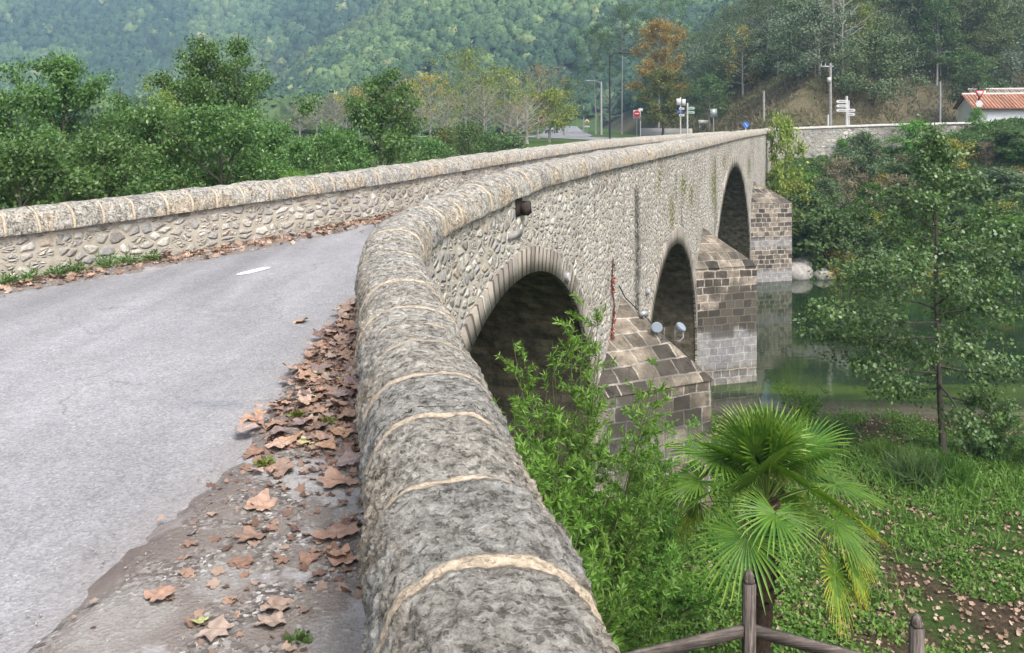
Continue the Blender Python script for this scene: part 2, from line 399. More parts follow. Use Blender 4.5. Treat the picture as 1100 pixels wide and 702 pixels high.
def ring_mat():
    m = NT('voussoir_stone', .9, .2)
    uv = m.n('UVMap').outputs[0]; su = m.n('SeparateXYZ', {0: uv})
    wob = m.noise(uv, 3, 3, .6); fine = m.noise(uv, 30, 4, .7)
    u = m.math('ADD', su.outputs[0], m.math('MULTIPLY', wob, .5))
    fr = m.math('FRACT', u); dj = m.math('MINIMUM', fr, m.math('SUBTRACT', 1.0, fr))
    wn = m.n('TexWhiteNoise', {'W': m.math('FLOOR', u)}, noise_dimensions='1D')
    c = m.ramp(wn.outputs['Value'], [(0, (.17, .15, .125)), (.3, (.28, .25, .21)), (.6, (.36, .32, .265)), (.85, (.23, .21, .185)), (1, (.41, .37, .31))])
    c = m.mix(.8, c, m.ramp(fine, [(.25, .55), (.75, 1.3)]), 'MULTIPLY')
    j = m.n('MapRange', {0: dj, 1: .07, 2: .17, 3: 1, 4: 0}).outputs[0]
    c = m.mix(j, c, m.mix(m.math('GREATER_THAN', wn.outputs['Value'], .72), (.085, .075, .065), (.50, .46, .40)))
    m.col(c); m.nrm(m.bump(m.math('ADD', m.math('MULTIPLY', m.math('SUBTRACT', 1.0, j), .8), m.math('MULTIPLY', fine, .4)), .9, .03))
    return m.m
M['ring'] = ring_mat()
def asphalt_mat():
    m = NT('asphalt', .82, .3)
    ob = m.coord('Object')
    f1 = m.n('TexVoronoi', {'Vector': ob, 'Scale': 78.0}, feature='F1'); fine = m.noise(ob, 130, 3, .8); med = m.noise(ob, 7, 5, .7); big = m.noise(m.mapping(ob, (1.3, .5, 1)), .8, 4, .55)
    sp = m.n('SeparateColor', {0: f1.outputs['Color']})
    c = m.ramp(sp.outputs[0], [(0, (.13, .13, .14)), (.3, (.25, .25, .265)), (.62, (.33, .33, .35)), (.86, (.38, .375, .385)), (.96, (.52, .51, .51))], 'CONSTANT')
    c = m.mix(.36, (.262, .256, .262), c)
    c = m.mix(.8, c, m.ramp(fine, [(.3, .78), (.7, 1.2)]), 'MULTIPLY')
    c = m.mix(.9, c, m.ramp(med, [(.3, .88), (.7, 1.10)]), 'MULTIPLY')
    c = m.mix(.9, c, m.ramp(big, [(.32, .80), (.62, 1.10)]), 'MULTIPLY')
    trk = m.noise(m.mapping(ob, (1.6, .12, 1), (3, 0, 0)), 1.0, 3, .5)
    c = m.mix(.8, c, m.ramp(trk, [(.38, .80), (.6, 1.07)]), 'MULTIPLY')
    w_ = m.attr('wear')
    c = m.mix(w_, c, m.mix(.6, (.24, .205, .19), c))
    pt = m.attr('patch')
    c = m.mix(pt, c, m.mix(.6, c, (.13, .14, .17)))
    crk = m.n('TexVoronoi', {'Vector': m.n('VectorMath', {0: ob, 1: m.noise(ob, 1.5, 4, .6, 'Color')}, operation='ADD').outputs[0], 'Scale': .5}, feature='DISTANCE_TO_EDGE')
    cm = m.n('MapRange', {0: crk.outputs['Distance'], 1: .002, 2: .007, 3: 1, 4: 0}).outputs[0]
    c = m.mix(m.math('MULTIPLY', cm, m.math('MULTIPLY', m.math('GREATER_THAN', big, .54), .45)), c, (.12, .115, .11))
    m.col(c); m.nrm(m.bump(m.math('ADD', m.math('MULTIPLY', f1.outputs['Distance'], 1.2), fine), .55, .008))
    return m.m
M['asphalt'] = asphalt_mat()
def verge_mat():
    m = NT('gravel_verge', .9, .2)
    ob = m.coord('Object')
    v = m.n('TexVoronoi', {'Vector': ob, 'Scale': 62.0}); v2 = m.n('TexVoronoi', {'Vector': ob, 'Scale': 24.0})
    sp = m.n('SeparateColor', {0: v.outputs['Color']}); sp2 = m.n('SeparateColor', {0: v2.outputs['Color']})
    med = m.noise(ob, 4.5, 5, .7); fine = m.noise(ob, 90, 4, .8); big = m.noise(ob, 1.7, 4, .6)
    c = m.ramp(sp.outputs[0], [(0, (.09, .08, .074)), (.3, (.155, .138, .127)), (.55, (.215, .195, .18)), (.75, (.29, .27, .25)), (.92, (.46, .44, .42))], 'CONSTANT')
    soil = m.mix(.6, (.20, .172, .155), m.ramp(fine, [(.3, .6), (.7, 1.35)]), 'MULTIPLY')
    c = m.mix(m.n('MapRange', {0: med, 1: .42, 2: .58}).outputs[0], soil, c)
    slab = m.n('MapRange', {0: big, 1: .55, 2: .60}).outputs[0]
    c = m.mix(m.math('MULTIPLY', slab, .75), c, m.mix(.6, (.40, .39, .39), m.ramp(fine, [(.3, .7), (.7, 1.2)]), 'MULTIPLY'))
    sl_ = m.attr('slab')
    c = m.mix(m.n('MapRange', {0: m.math('ADD', sl_, m.math('MULTIPLY', m.math('SUBTRACT', med, .5), .8)), 1: .45, 2: .75, 4: .6}).outputs[0], c, m.mix(.45, (.30, .285, .27), m.ramp(fine, [(.3, .75), (.7, 1.2)]), 'MULTIPLY'))
    e = m.attr('edge')
    c = m.mix(m.math('MULTIPLY', e, .75), c, m.mix(.5, (.15, .12, .11), m.ramp(med, [(.3, .6), (.7, 1.3)]), 'MULTIPLY'))
    m.col(c)
    m.nrm(m.bump(m.math('ADD', m.math('MULTIPLY', v.outputs['Distance'], 1.0), m.math('ADD', fine, m.math('MULTIPLY', med, .6))), .6, .012))
    return m.m
M['verge'] = verge_mat()
def terrain_mat():
    m = NT('ground', .95, .1)
    ob = m.coord('Object'); c = m.attr('gcol', 'Color')
    f = m.noise(ob, 6, 6, .75); g = m.noise(ob, .9, 5, .7); ff = m.noise(ob, 30, 4, .75)
    c = m.mix(.9, c, m.ramp(f, [(.3, .5), (.7, 1.5)]), 'MULTIPLY')
    c = m.mix(.8, c, m.ramp(g, [(.3, (.65, .75, .6)), (.7, (1.3, 1.2, 1.1))]), 'MULTIPLY')
    c = m.mix(.8, c, m.ramp(ff, [(.3, .6), (.7, 1.4)]), 'MULTIPLY')
    m.col(c); m.nrm(m.bump(m.math('ADD', f, ff), .8, .1))
    return m.m
def water_mat():
    m = NT('river_water', .04, .36)
    ob = m.coord('Object')
    n1 = m.noise(m.mapping(ob, (.22, .5, 1)), 1.0, 4, .6); n2 = m.noise(m.mapping(ob, (.10, .55, 1)), 1.0, 5, .65); 
    c = m.ramp(n1, [(.35, (.010, .020, .010)), (.6, (.018, .034, .013)), (.75, (.03, .05, .016))])
    sx = m.n('SeparateXYZ', {0: ob})
    yy = m.math('ADD', sx.outputs[1], m.math('MULTIPLY', m.math('SUBTRACT', n2, .5), 4.0))
    alg = m.math('MULTIPLY', m.n('MapRange', {0: yy, 1: 22.6, 2: 23.9}).outputs[0], m.n('MapRange', {0: yy, 1: 25.2, 2: 24.2}).outputs[0])
    c = m.mix(m.math('MULTIPLY', alg, m.n('MapRange', {0: n2, 1: .50, 2: .60}).outputs[0]), c, (.045, .075, .015))   # drifts of weed under the surface
    bed = m.n('MapRange', {0: yy, 1: 22.9, 2: 21.9}).outputs[0]
    c = m.mix(bed, c, (.075, .065, .045))
    m.col(c)
    rip = m.noise(m.mapping(ob, (1.1, 2.6, 1)), 1.5, 3, .5)
    m.nrm(m.bump(rip, .05, .05))
    return m.m
M['water'] = water_mat()
def wood_mat(name, sc):
    m = NT(name, .85, .2)
    ob = m.coord('Object')
    g = m.noise(m.mapping(ob, sc), 6, 6, .7); kn = m.noise(ob, 5, 3, .5)
    c = m.ramp(g, [(.32, (.035, .028, .026)), (.45, (.075, .062, .055)), (.55, (.12, .10, .09)), (.7, (.21, .185, .17))])
    c = m.mix(.7, c, m.ramp(kn, [(.35, .6), (.65, 1.25)]), 'MULTIPLY')
    m.col(c); m.nrm(m.bump(g, .9, .008)); return m.m
M['wood'] = wood_mat('weathered_post', (9, 9, .6)); M['rail'] = wood_mat('weathered_rail', (.5, .5, 9))
M['bark'] = simple('bark', (.085, .075, .062), .95, .1, 0, 9, .5, .02)
M['pale_bark'] = simple('pale_bark', (.27, .255, .23), .95, .1, 0, 9, .4, .02)
G = lambda *a: [(i/(len(a)-1), c) for i, c in enumerate(a)]
M['alder'] = leaf_mat('alder_leaf', G((.048, .092, .034), (.085, .158, .052), (.14, .235, .072), (.28, .40, .13)), .34, .42, .5)
M['riverside'] = leaf_mat('riverside_leaf', G((.050, .108, .034), (.094, .182, .052), (.15, .26, .075), (.28, .40, .13)), .42, .42, .45)
M['bamboo'] = leaf_mat('feathery_leaf', G((.055, .13, .02), (.10, .21, .035), (.15, .29, .05), (.24, .38, .09)), .38, .5, .3)
M['oak'] = leaf_mat('dark_oak_leaf', G((.050, .080, .040), (.090, .132, .060), (.14, .195, .09), (.22, .27, .14)), .15, .55, .3, .20)
M['oak_grey'] = leaf_mat('grey_oak_leaf', G((.060, .085, .055), (.10, .135, .085), (.15, .19, .12), (.22, .26, .17)), .15, .55, .3, .15)
M['oak_olive'] = leaf_mat('olive_oak_leaf', G((.055, .075, .028), (.095, .125, .042), (.15, .18, .065), (.22, .25, .10)), .18, .55, .3, .15)
M['midgreen'] = leaf_mat('mid_green_leaf', G((.042, .085, .028), (.075, .14, .042), (.12, .20, .065), (.20, .29, .11)), .3, .5, .3, .08)
M['yellow'] = leaf_mat('yellow_green_leaf', G((.11, .15, .03), (.20, .26, .05), (.30, .36, .08), (.44, .44, .14)), .35, .5, .3)
M['gold'] = leaf_mat('golden_leaf', G((.20, .15, .03), (.33, .26, .05), (.42, .36, .07), (.25, .28, .06)), .35, .5, .3)
M['rust'] = leaf_mat('rust_leaf', G((.19, .13, .035), (.31, .21, .05), (.42, .31, .08), (.26, .27, .09)), .3, .5, .3)
M['rust_green'] = leaf_mat('olive_leaf', G((.07, .09, .025), (.12, .14, .035), (.18, .19, .05), (.28, .24, .07)), .3, .5, .3)
M['straw'] = leaf_mat('dry_straw', G((.11, .09, .06), (.19, .155, .105), (.25, .215, .145), (.15, .18, .07)), .2, .7, .2)
M['red'] = leaf_mat('red_leaf', G((.16, .03, .025), (.26, .045, .035), (.33, .08, .05)), .25, .5, .3)
M['cover'] = leaf_mat('ground_cover_leaf', G((.050, .11, .022), (.095, .19, .035), (.15, .27, .052), (.28, .37, .10)), .35, .5, .3)
M['litter'] = leaf_mat('dead_leaf', G((.13, .085, .06), (.25, .165, .115), (.36, .25, .175), (.44, .345, .265), (.18, .12, .09)), .12, .7, .2, .1, (1.1, .9, .7))
M['palm'] = leaf_mat('palm_leaf', G((.030, .080, .012), (.062, .145, .018), (.15, .25, .030), (.50, .43, .05)), .30, .40, .4)
M['far_forest'] = leaf_mat('far_forest_leaf', G((.022, .048, .028), (.040, .078, .038), (.075, .125, .050), (.14, .20, .070), (.30, .29, .13)), .1, .7, .2)
M['white_paint'] = simple('white_paint', (.50, .50, .49), .6, .3, 0, 30, .15)
M['grey_metal'] = simple('galvanised_metal', (.30, .31, .32), .5, .4, .4, 20, .15)
M['black_metal'] = simple('black_metal', (.02, .02, .022), .5, .4)
M['concrete'] = simple('concrete', (.40, .385, .36), .9, .2, 0, 7, .25, .01)
M['rock'] = simple('pale_rock', (.27, .255, .24), .9, .2, 0, 5, .45, .05)

# ------------------------------------------------------------------ setting: ground sheet, river, roads
def grid_axis(parts):
    a = [np.linspace(p[0], p[1], p[2], endpoint=False) for p in parts]; return np.concatenate(a+[[parts[-1][1]]])
gx = grid_axis([(-900, -200, 14), (-200, -60, 28), (-60, -6, 70), (-6, 22, 140), (22, 60, 110), (60, 200, 50), (200, 900, 16)])
gy = grid_axis([(-60, 3, 20), (3, 24, 110), (24, 40, 24), (40, 56, 64), (56, 110, 108), (110, 230, 70), (230, 620, 100), (620, 1400, 40)])
X, Y = np.meshgrid(gx, gy, indexing='ij')
Z = H(X, Y)
ncx, ncy = len(gx), len(gy)
I = np.arange(ncx*ncy).reshape(ncx, ncy)
F = np.stack([I[:-1, :-1], I[1:, :-1], I[1:, 1:], I[:-1, 1:]], -1).reshape(-1, 4)
me = raw_mesh('ground', np.stack([X, Y, Z], -1).reshape(-1, 3), F, True)
xs, ys, zs = X.ravel(), Y.ravel(), Z.ravel()
pn = fbm(xs*.9, ys*.9, 0, 21)
col = np.empty((len(xs), 3)); 
soil, grass = np.array([.085, .062, .045]), np.array([.055, .095, .025])
k = sstep(.42, .58, pn)[:, None]
col[:] = soil*(1-k)+grass*k
shore = (sstep(19.6, 21.3, ys)*(ys < 40))[:, None]; col = col*(1-shore)+np.array([.15, .135, .11])*shore
farb = ((ys > 40) & (ys < 54))[:, None]; col = np.where(farb, np.array([.065, .085, .035])*(.7+.8*fbm(xs*.4, ys*.4, 0, 3))[:, None], col)
flr = (ys >= 54)[:, None]; col = np.where(flr, np.array([.07, .115, .035]), col)
hc = hill_c(xs, ys)-floor_z(ys)
dry = np.array([.125, .11, .072]); scrub = np.array([.05, .058, .032])
kk = sstep(3.5, 7.5, hc+3*(fbm(xs*.3, ys*.3, 0, 31)-.5))[:, None]
col = np.where((hc > .05)[:, None] & flr, dry*(1-kk)+scrub*kk, col)
col = np.where((ys > 240)[:, None], np.array([.03, .05, .025]), col)
add_col(me, 'gcol', col)
link('ground', me, terrain_mat(), kind='structure', label='uneven river bank soil, valley floor and wooded hill slopes')

wv = [(-300, 19.5, WATER), (300, 19.5, WATER), (300, 43, WATER), (-300, 43, WATER)]
link('water', raw_mesh('water', wv, [[0, 1, 2, 3]]), M['water'], kind='structure', label='dark green slow river water under the bridge')

# road between the parapets: ruled between the two wall lines
def road_grid(l0, l1, n, m, right_fn, left_fn):
    pass
# near part: a dense sheet over the polygon between the walls, clipped by moving its side points onto the wall lines
nr_rows = np.concatenate([np.linspace(-1.8, 9, 220), np.linspace(9.05, 58.5, 160)])
rows_r, rows_l = [], []
Lr = np.concatenate([np.linspace(RP.L[0], 0, 200, endpoint=False), np.linspace(0, 57.5, 150)])
def rp_at(L):
    p = RP.at(np.minimum(L, 44.3)); ex = np.maximum(L-44.3, 0)[:, None]; return p + ex*np.array([.358, .934])
pr = rp_at(Lr) - RP.nr(np.minimum(Lr, 44.2))*(FACE-.05)
Ll = np.interp(Lr, [RP.L[0], -3.3, 2.5, 57.5], [LPth.L[0]+6, -2.2, 2.5, 58.2])
pl = LPth.at(Ll) + LPth.nr(Ll)*(FACE-.05)
NW = 90
wq = np.linspace(0, 1, NW)
P2 = pr[:, None]*(1-wq)[None, :, None] + pl[:, None]*wq[None, :, None]
tz = t_of(P2[..., 0], P2[..., 1])
Zr = road_z(tz) + .02*np.sin(np.pi*wq)[None]
I = np.arange(len(Lr)*NW).reshape(len(Lr), NW)
F = np.stack([I[:-1, :-1], I[:-1, 1:], I[1:, 1:], I[1:, :-1]], -1).reshape(-1, 4)
me = raw_mesh('road', np.concatenate([P2, Zr[..., None]], -1).reshape(-1, 3), F, True)
px_, py_ = P2[..., 0].ravel(), P2[..., 1].ravel()
def verge_x(y):      # edge of the asphalt
    y = np.asarray(y, float)
    return np.interp(y, [-2, 2.4, 3.0, 3.5, 4.6, 6.0, 7.4, 9.0, 9.6], [-1.6, -1.62, -1.72, -1.72, -1.52, -1.60, -1.66, -1.62, -1.35]) + .12*(fbm(y*2.2, 0, 0, 77)-.5)+.05*(vnoise(y*17, 0, 0, 5)-.5)
dist = px_-verge_x(py_)
add_attr(me, 'wear', sstep(-.30, .02, dist-.12*(fbm(px_*6, py_*6, 0, 3)-.5)*2)*(py_ < 9.5)*.9)
pc = ((px_+1.95)/.22)**2+((py_-5.55)/.09)**2
add_attr(me, 'patch', np.exp(-pc*1.2)*.9)
link('road', me, M['asphalt'], kind='structure', label='worn pale grey asphalt road running over the bridge')

# verge strip of dirt and gravel beside the near parapet, a skin rising a little over the asphalt
yy = np.linspace(-1.6, 9.7, 500); ww = np.linspace(0, 1, 60)
xr = np.interp(yy, rp[:, 1], rp[:, 0]) - .10
xl = verge_x(yy) - .03*0
xl = np.minimum(xl, xr-.01)
VX = xr[:, None]*(1-ww)+xl[:, None]*ww; VY = np.repeat(yy[:, None], 60, 1)
VX[:, 1:] += .02*(vnoise(VX[:, 1:]*14, VY[:, 1:]*14, 0, 4)-.5)*ww[None, 1:]
VZ = road_z(t_of(VX, VY)) + .032*sstep(0, .12, 1-ww)[None] - .012*(ww[None] > .985) + .022*fbm(VX*5, VY*5, 0, 8)*sstep(0, .2, 1-ww)[None] + .004
I = np.arange(VX.size).reshape(VX.shape)
F = np.stack([I[:-1, :-1], I[:-1, 1:], I[1:, 1:], I[1:, :-1]], -1).reshape(-1, 4)
me = raw_mesh('gravel_verge', np.stack([VX, VY, VZ], -1).reshape(-1, 3), F, True)
add_attr(me, 'edge', (sstep(.62, .97, ww)[None]*np.ones_like(VX)*sstep(.3, .5, fbm(VX*2.5, VY*2.5, 0, 15))).ravel())
sb = np.zeros(VX.shape)
for (bx, by, br) in [(-.62, 2.95, .20), (-1.42, 3.05, .26), (-1.15, 3.35, .16), (-.75, 3.9, .10), (-.95, 4.9, .14)]:
    sb = np.maximum(sb, np.exp(-((VX-bx)**2+((VY-by)*.8)**2)/br**2))
add_attr(me, 'slab', sb.ravel())
link('verge', me, M['verge'], kind='structure', label='strip of dirt, gravel and broken asphalt at the foot of the near parapet')
def verge_z(x, y):
    return road_z(t_of(x, y)) + .036 + .022*fbm(np.asarray(x)*5, np.asarray(y)*5, 0, 8)

# left dirt strip under the far parapet
sl = np.linspace(LPth.L[0]+3, 12, 220); wl = np.linspace(0, 1, 10)
a_ = LPth.at(sl)+LPth.nr(sl)*.15
wd = .55+.25*fbm(sl*.8, 0, 0, 2)
wd = wd*np.interp(sl, [-20, 0, 4, 12], [1, 1, .7, .35])
PP = a_[:, None]+LPth.nr(sl)[:, None]*(wd[:, None]*wl[None])[..., None]
ZZ = road_z(t_of(PP[..., 0], PP[..., 1]))+.02+.03*(1-wl)[None]-.012*(wl[None] > .95)
I = np.arange(PP[..., 0].size).reshape(ZZ.shape)
me = raw_mesh('left_verge', np.concatenate([PP, ZZ[..., None]], -1).reshape(-1, 3), np.stack([I[:-1, :-1], I[1:, :-1], I[1:, 1:], I[:-1, 1:]], -1).reshape(-1, 4), True)
add_attr(me, 'edge', np.ones(PP[..., 0].size)*.4)
link('dirt_strip', me, M['verge'], kind='structure', label='narrow dirt strip along the foot of the parapet across the road')

# worn white dash
dv = []
cx, cy = -3.19, 10.36; ang = math.atan2(.45, .21)
n = 40
for i in range(n):
    th = 2*math.pi*i/n; rr = 1+.18*(random.random()-.5)
    lx, ly = .27*math.copysign(abs(math.cos(th))**.7, math.cos(th))*rr, .075*math.copysign(abs(math.sin(th))**.7, math.sin(th))*rr
    x = cx+lx*math.cos(ang)-ly*math.sin(ang); y = cy+lx*math.sin(ang)+ly*math.cos(ang)
    dv.append((x, y, road_z(t_of(x, y))+.026))
dv.append((cx, cy, road_z(t_of(cx, cy))+.026))
link('road_marking', raw_mesh('dash', dv, [[i, (i+1) % n, n] for i in range(n)]), simple('worn_road_paint', (.62, .62, .62), .6, .3, 0, 25, .35), kind='structure', label='short worn white centre line dash on the asphalt')

def road_strip(name, pts, width, label, dz=.06, mat=None):
    p = Path(pts); L = np.arange(0, p.L[-1], 1.0); q = p.at(L); nn = p.nr(L); wq = np.linspace(-1, 1, 7)
    P = q[:, None]+nn[:, None]*(wq[None, :, None]*width/2)
    Zs = H(P[..., 0], P[..., 1]); Zs = np.minimum(Zs, floor_z(P[..., 1])+.25)+dz
    I = np.arange(Zs.size).reshape(Zs.shape)
    me = raw_mesh(name, np.concatenate([P, Zs[..., None]], -1).reshape(-1, 3), np.stack([I[:-1, :-1], I[:-1, 1:], I[1:, 1:], I[1:, :-1]], -1).reshape(-1, 4), True)
    return link(name, me, mat or M['asphalt'], kind='structure', label=label)
road_strip('road', [(14.5, 57), (14, 70), (12.6, 84), (9.5, 96), (5, 103), (-3, 107), (-14, 110)], 9, 'far bank road curving across behind the bridge')
road_strip('road', [(5.5, 104), (7.5, 120), (9.5, 150), (11.5, 190), (14, 230), (17, 300)], 8.0, 'road climbing away up the valley past the yellow sign', .10)
road_strip('road', [(14.5, 57), (22, 56.5), (34, 57.2), (60, 58)], 5, 'road along the top of the far river wall', .085)

# ------------------------------------------------------------------ the bridge
bridge = thing('stone_bridge', 'old humpbacked stone bridge of three arches with rounded parapets crossing the green river', 'bridge', (0, 0, 0))
COP_H = .27

def grid_mesh(name, P, uv, flip=False, attrs=None, smooth=True):
    n, m = P.shape[:2]; I = np.arange(n*m).reshape(n, m)
    F = np.stack([I[:-1, :-1], I[1:, :-1], I[1:, 1:], I[:-1, 1:]], -1).reshape(-1, 4)
    if flip: F = F[:, ::-1]
    me = raw_mesh(name, P.reshape(-1, 3), F, smooth)
    add_uv(me, uv.reshape(-1, 2))
    for k, v in (attrs or {}).items(): add_attr(me, k, np.asarray(v).ravel())
    return me
def join_grids(name, lst, smooth=True):
    V, Fs, U, A, n = [], [], [], {}, 0
    for P, uv, flip, at_ in lst:
        a, b = P.shape[:2]; I = np.arange(a*b).reshape(a, b)+n
        F = np.stack([I[:-1, :-1], I[1:, :-1], I[1:, 1:], I[:-1, 1:]], -1).reshape(-1, 4)
        Fs.append(F[:, ::-1] if flip else F); V.append(P.reshape(-1, 3)); U.append(uv.reshape(-1, 2)); n += a*b
        for k in ('stain', 'moss', 'pale'):
            A.setdefault(k, []).append(np.asarray(at_.get(k, np.zeros((a, b)))).ravel())
    me = raw_mesh(name, np.concatenate(V), np.concatenate(Fs), smooth)
    add_uv(me, np.concatenate(U))
    for k, v in A.items(): add_attr(me, k, np.concatenate(v))
    return me

# stains on the river face: (t, half width, z top, z bottom, strength)
STREAKS = [(5.75, .24, -1.25, -4.1, 1.0), (10.2, .10, -1.15, -1.9, .8), (11.0, .08, -1.9, -2.7, .6), (17.5, .16, -1.1, -3.6, .9), (17.9, .14, -2.4, -3.6, .9),
           (2.6, .05, -1.1, -1.55, .6), (4.6, .05, -1.35, -1.7, .5), (15.2, .10, -1.0, -1.6, .5), (31.5, .2, -1.0, -2.0, .5), (43.6, .12, -.6, -3.2, .9)]
def stain_fn(t, z):
    s = np.zeros_like(t)
    for (t0, hw, z1, z0, k) in STREAKS:
        tt = t0 + .12*(fbm(z*1.5, t0, 0, 3)-.5)*2
        s = np.maximum(s, k*np.exp(-((t-tt)/hw)**4)*sstep(z0-.2, z0+.2, z)*(1-sstep(z1-.1, z1+.15, z)))
    s = np.maximum(s, .55*(1-sstep(WATER, WATER+.5, z)))
    return np.clip(s*(.6+.8*fbm(t*5, z*3, 0, 12)), 0, 1)
def moss_fn(t, z):
    s = np.zeros_like(t)
    for (t0, z0, a, b) in [(11.3, -1.55, .5, .3), (9.6, -2.1, .35, .45), (17.2, -2.0, .6, .7), (20, -1.3, .5, .25), (29.5, -1.9, .8, .5), (12.6, -1.9, .3, .3), (8.0, -1.2, .2, .3)]:
        s = np.maximum(s, np.exp(-((t-t0)/a)**2-((z-z0)/b)**2))
    return np.clip(s*1.3, 0, 1)

def wall_patches(path, side, l0, l1, top_fn, bottom=-8.9, arches=(), step=.12):
    """vertical masonry face offset `side` metres from the axis, with arch openings"""
    out = []; cuts = [l0]
    for (c, r, zc) in arches: cuts += [c-r, c+r]
    cuts += [l1]
    for i in range(len(cuts)-1):
        a, b = cuts[i], cuts[i+1]
        if b-a < .01: continue
        L = np.linspace(a, b, max(3, int((b-a)/step)))
        inarch = None
        for ar in arches:
            if abs(a-(ar[0]-ar[1])) < 1e-6: inarch = ar
        if inarch:
            c, r, zc = inarch
            u = np.linspace(-1, 1, len(L)); L = c + r*np.sin(u*math.pi/2)
            bot = (zc-r)+np.sqrt(np.maximum(r*r-(L-c)**2, 0))
        else: bot = np.full(len(L), bottom)
        top = top_fn(L)-COP_H+.03
        nrow = 40 if a < 20 else 26
        v = np.linspace(0, 1, nrow)
        Zg = bot[:, None]*(1-v)+top[:, None]*v
        xy = path.at(L)+path.nr(L)*side
        P = np.concatenate([np.repeat(xy[:, None], nrow, 1), Zg[..., None]], -1)
        T = np.repeat(L[:, None], nrow, 1)
        # shallow unevenness of the old face
        d = .025*(fbm(T*.8, Zg*.8, 0, 41)-.5)*sstep(0, .15, v)[None]*sstep(0, .1, 1-v)[None]
        P[..., :2] += (path.nr(L)[:, None]*d[..., None])*np.sign(side)
        uv = np.stack([T, Zg], -1)
        out.append((P, uv, side < 0, {'stain': stain_fn(T, Zg) if side > 0 and path is RP else np.zeros_like(T), 'moss': moss_fn(T, Zg) if side > 0 and path is RP else np.zeros_like(T)}))
    return out

# river-side face (right) and upstream face (left)
wallR = link('spandrel_wall', join_grids('spandrel_wall', wall_patches(RP, FACE, RP.L[0], 44.3, rtop, arches=ARCHES)), M['rubble'], bridge)
wallL = link('spandrel_wall', join_grids('spandrel_wall', wall_patches(LPth, -FACE, LPth.L[0]+4, 58.4, ltop, arches=ARCHES)), M['rubble_left'], bridge)
# inner faces of the parapets, above the road
def inner(path, side, l0, l1, top_fn, step=.15):
    L = np.arange(l0, l1, step); xy = path.at(L)+path.nr(L)*side
    top = top_fn(L)-COP_H+.03; rz = road_z(t_of(xy[:, 0], xy[:, 1]))-.12
    v = np.linspace(0, 1, 10); Zg = rz[:, None]*(1-v)+top[:, None]*v
    P = np.concatenate([np.repeat(xy[:, None], 10, 1), Zg[..., None]], -1)
    T = np.repeat(L[:, None], 10, 1)
    st = .5*(1-sstep(0, .25, Zg-rz[:, None]-.1))
    return [(P, np.stack([T, Zg], -1), side < 0, {'stain': st*.5})]
parR = link('parapet_wall', join_grids('parapet_wall', inner(RP, -FACE, RP.L[0], 44.3, rtop)), M['rubble'], bridge)
parL = link('parapet_wall', join_grids('parapet_wall', inner(LPth, FACE, LPth.L[0]+4, 58.4, ltop)), M['rubble_left'], bridge)

def stone_index(L, mean, seed):
    r = np.random.default_rng(seed); n = int((L.max()-L.min())/mean*1.6)+20
    e = np.cumsum(r.uniform(.78, 1.22, n)*mean)+L.min()-mean
    return np.interp(L, e, np.arange(n))
def coping(path, l0, l1, top_fn, seed, dense_to, half=.272):
    Ls = [np.arange(l0, l0+4.8, .0075), np.arange(l0+4.8, min(dense_to, l1), .014)] if dense_to > l0 else []
    Ls += [np.arange(max(dense_to, l0), min(16, l1), .035), np.arange(max(16, l0), l1, .09)] if l1 > 16 else [np.arange(max(dense_to, l0), l1, .035)]
    res = []
    idx_all = None
    for k, L in enumerate(Ls):
        if len(L) < 2: continue
        if k < len(Ls)-1: L = np.r_[L, Ls[k+1][0]]
        m = 150 if (dense_to > l0 and k == 0) else 84 if (dense_to > l0 and k == 1) else (36 if L[0] < 16 else 16)
        s = stone_index_fn(L, seed)
        f = s-np.floor(s); belly = 1-(2*np.abs(f-.5))**6
        th = np.linspace(-.16, math.pi+.16, m)        # starts under the outer lip
        cs, sn = np.cos(th), np.sin(th)
        zc = top_fn(L)-COP_H
        hh = COP_H-.0
        prof_x = half*np.sign(cs)*np.abs(cs)**.86
        prof_z = hh*np.where(sn > 0, np.abs(sn)**.86, -.35*np.abs(sn))
        c = path.at(L); nn = path.nr(L)
        idx = np.floor(s).astype(int)
        jit = (np.modf(np.abs(np.sin(idx*12.9898+seed)*43758.5453))[0]-.5)
        sc_ = (1 + .020*belly + .035*jit)[:, None]
        X_ = prof_x[None]*sc_; Z_ = prof_z[None]*sc_
        P = np.concatenate([c[:, None]+nn[:, None]*X_[..., None], (zc[:, None]+Z_)[..., None]], -1)
        N = np.concatenate([nn[:, None]*cs[None, :, None], np.repeat(sn[None, :, None], len(L), 0)], -1)
        x, y, z = P[..., 0], P[..., 1], P[..., 2]
        jm = 1-sstep(.03, .075, np.minimum(f, 1-f))[:, None]
        a = 1.0 if m > 20 else .6
        d = a*(.060*(fbm(x*4.5, y*4.5, z*4.5, 61, 3)-.5))
        if m > 20: d = d + .026*(fbm(x*22, y*22, z*22, 62, 4, .6)-.5)*(1-.65*jm)
        if m > 100: d = d + .010*(np.abs(2*fbm(x*70, y*85, z*80, 65, 2)-1)-.4)*(1-.6*jm)
        if m > 40:
            rg = 1-np.abs(2*fbm(x*34, y*42, z*40, 63, 3)-1)
            d = d + .016*(rg-.75)*(1-.85*jm) + .020*(np.abs(2*fbm(x*19+5, y*23, z*23, 64, 3)-1)-.3)*(1-.85*jm)
        d = d + .001*jm
        P = P+N*d[..., None]
        uv = np.stack([np.repeat(s[:, None], m, 1), np.repeat(np.abs(cs)[None], len(L), 0)], -1)
        res.append((P, uv, False, {}))
    return res
_edges = {}
def stone_index_fn(L, seed):
    if seed not in _edges:
        r = np.random.default_rng(seed); _edges[seed] = np.cumsum(r.uniform(.80, 1.2, 300)*.43)-40
    e = _edges[seed]; return np.interp(L, e, np.arange(len(e)))
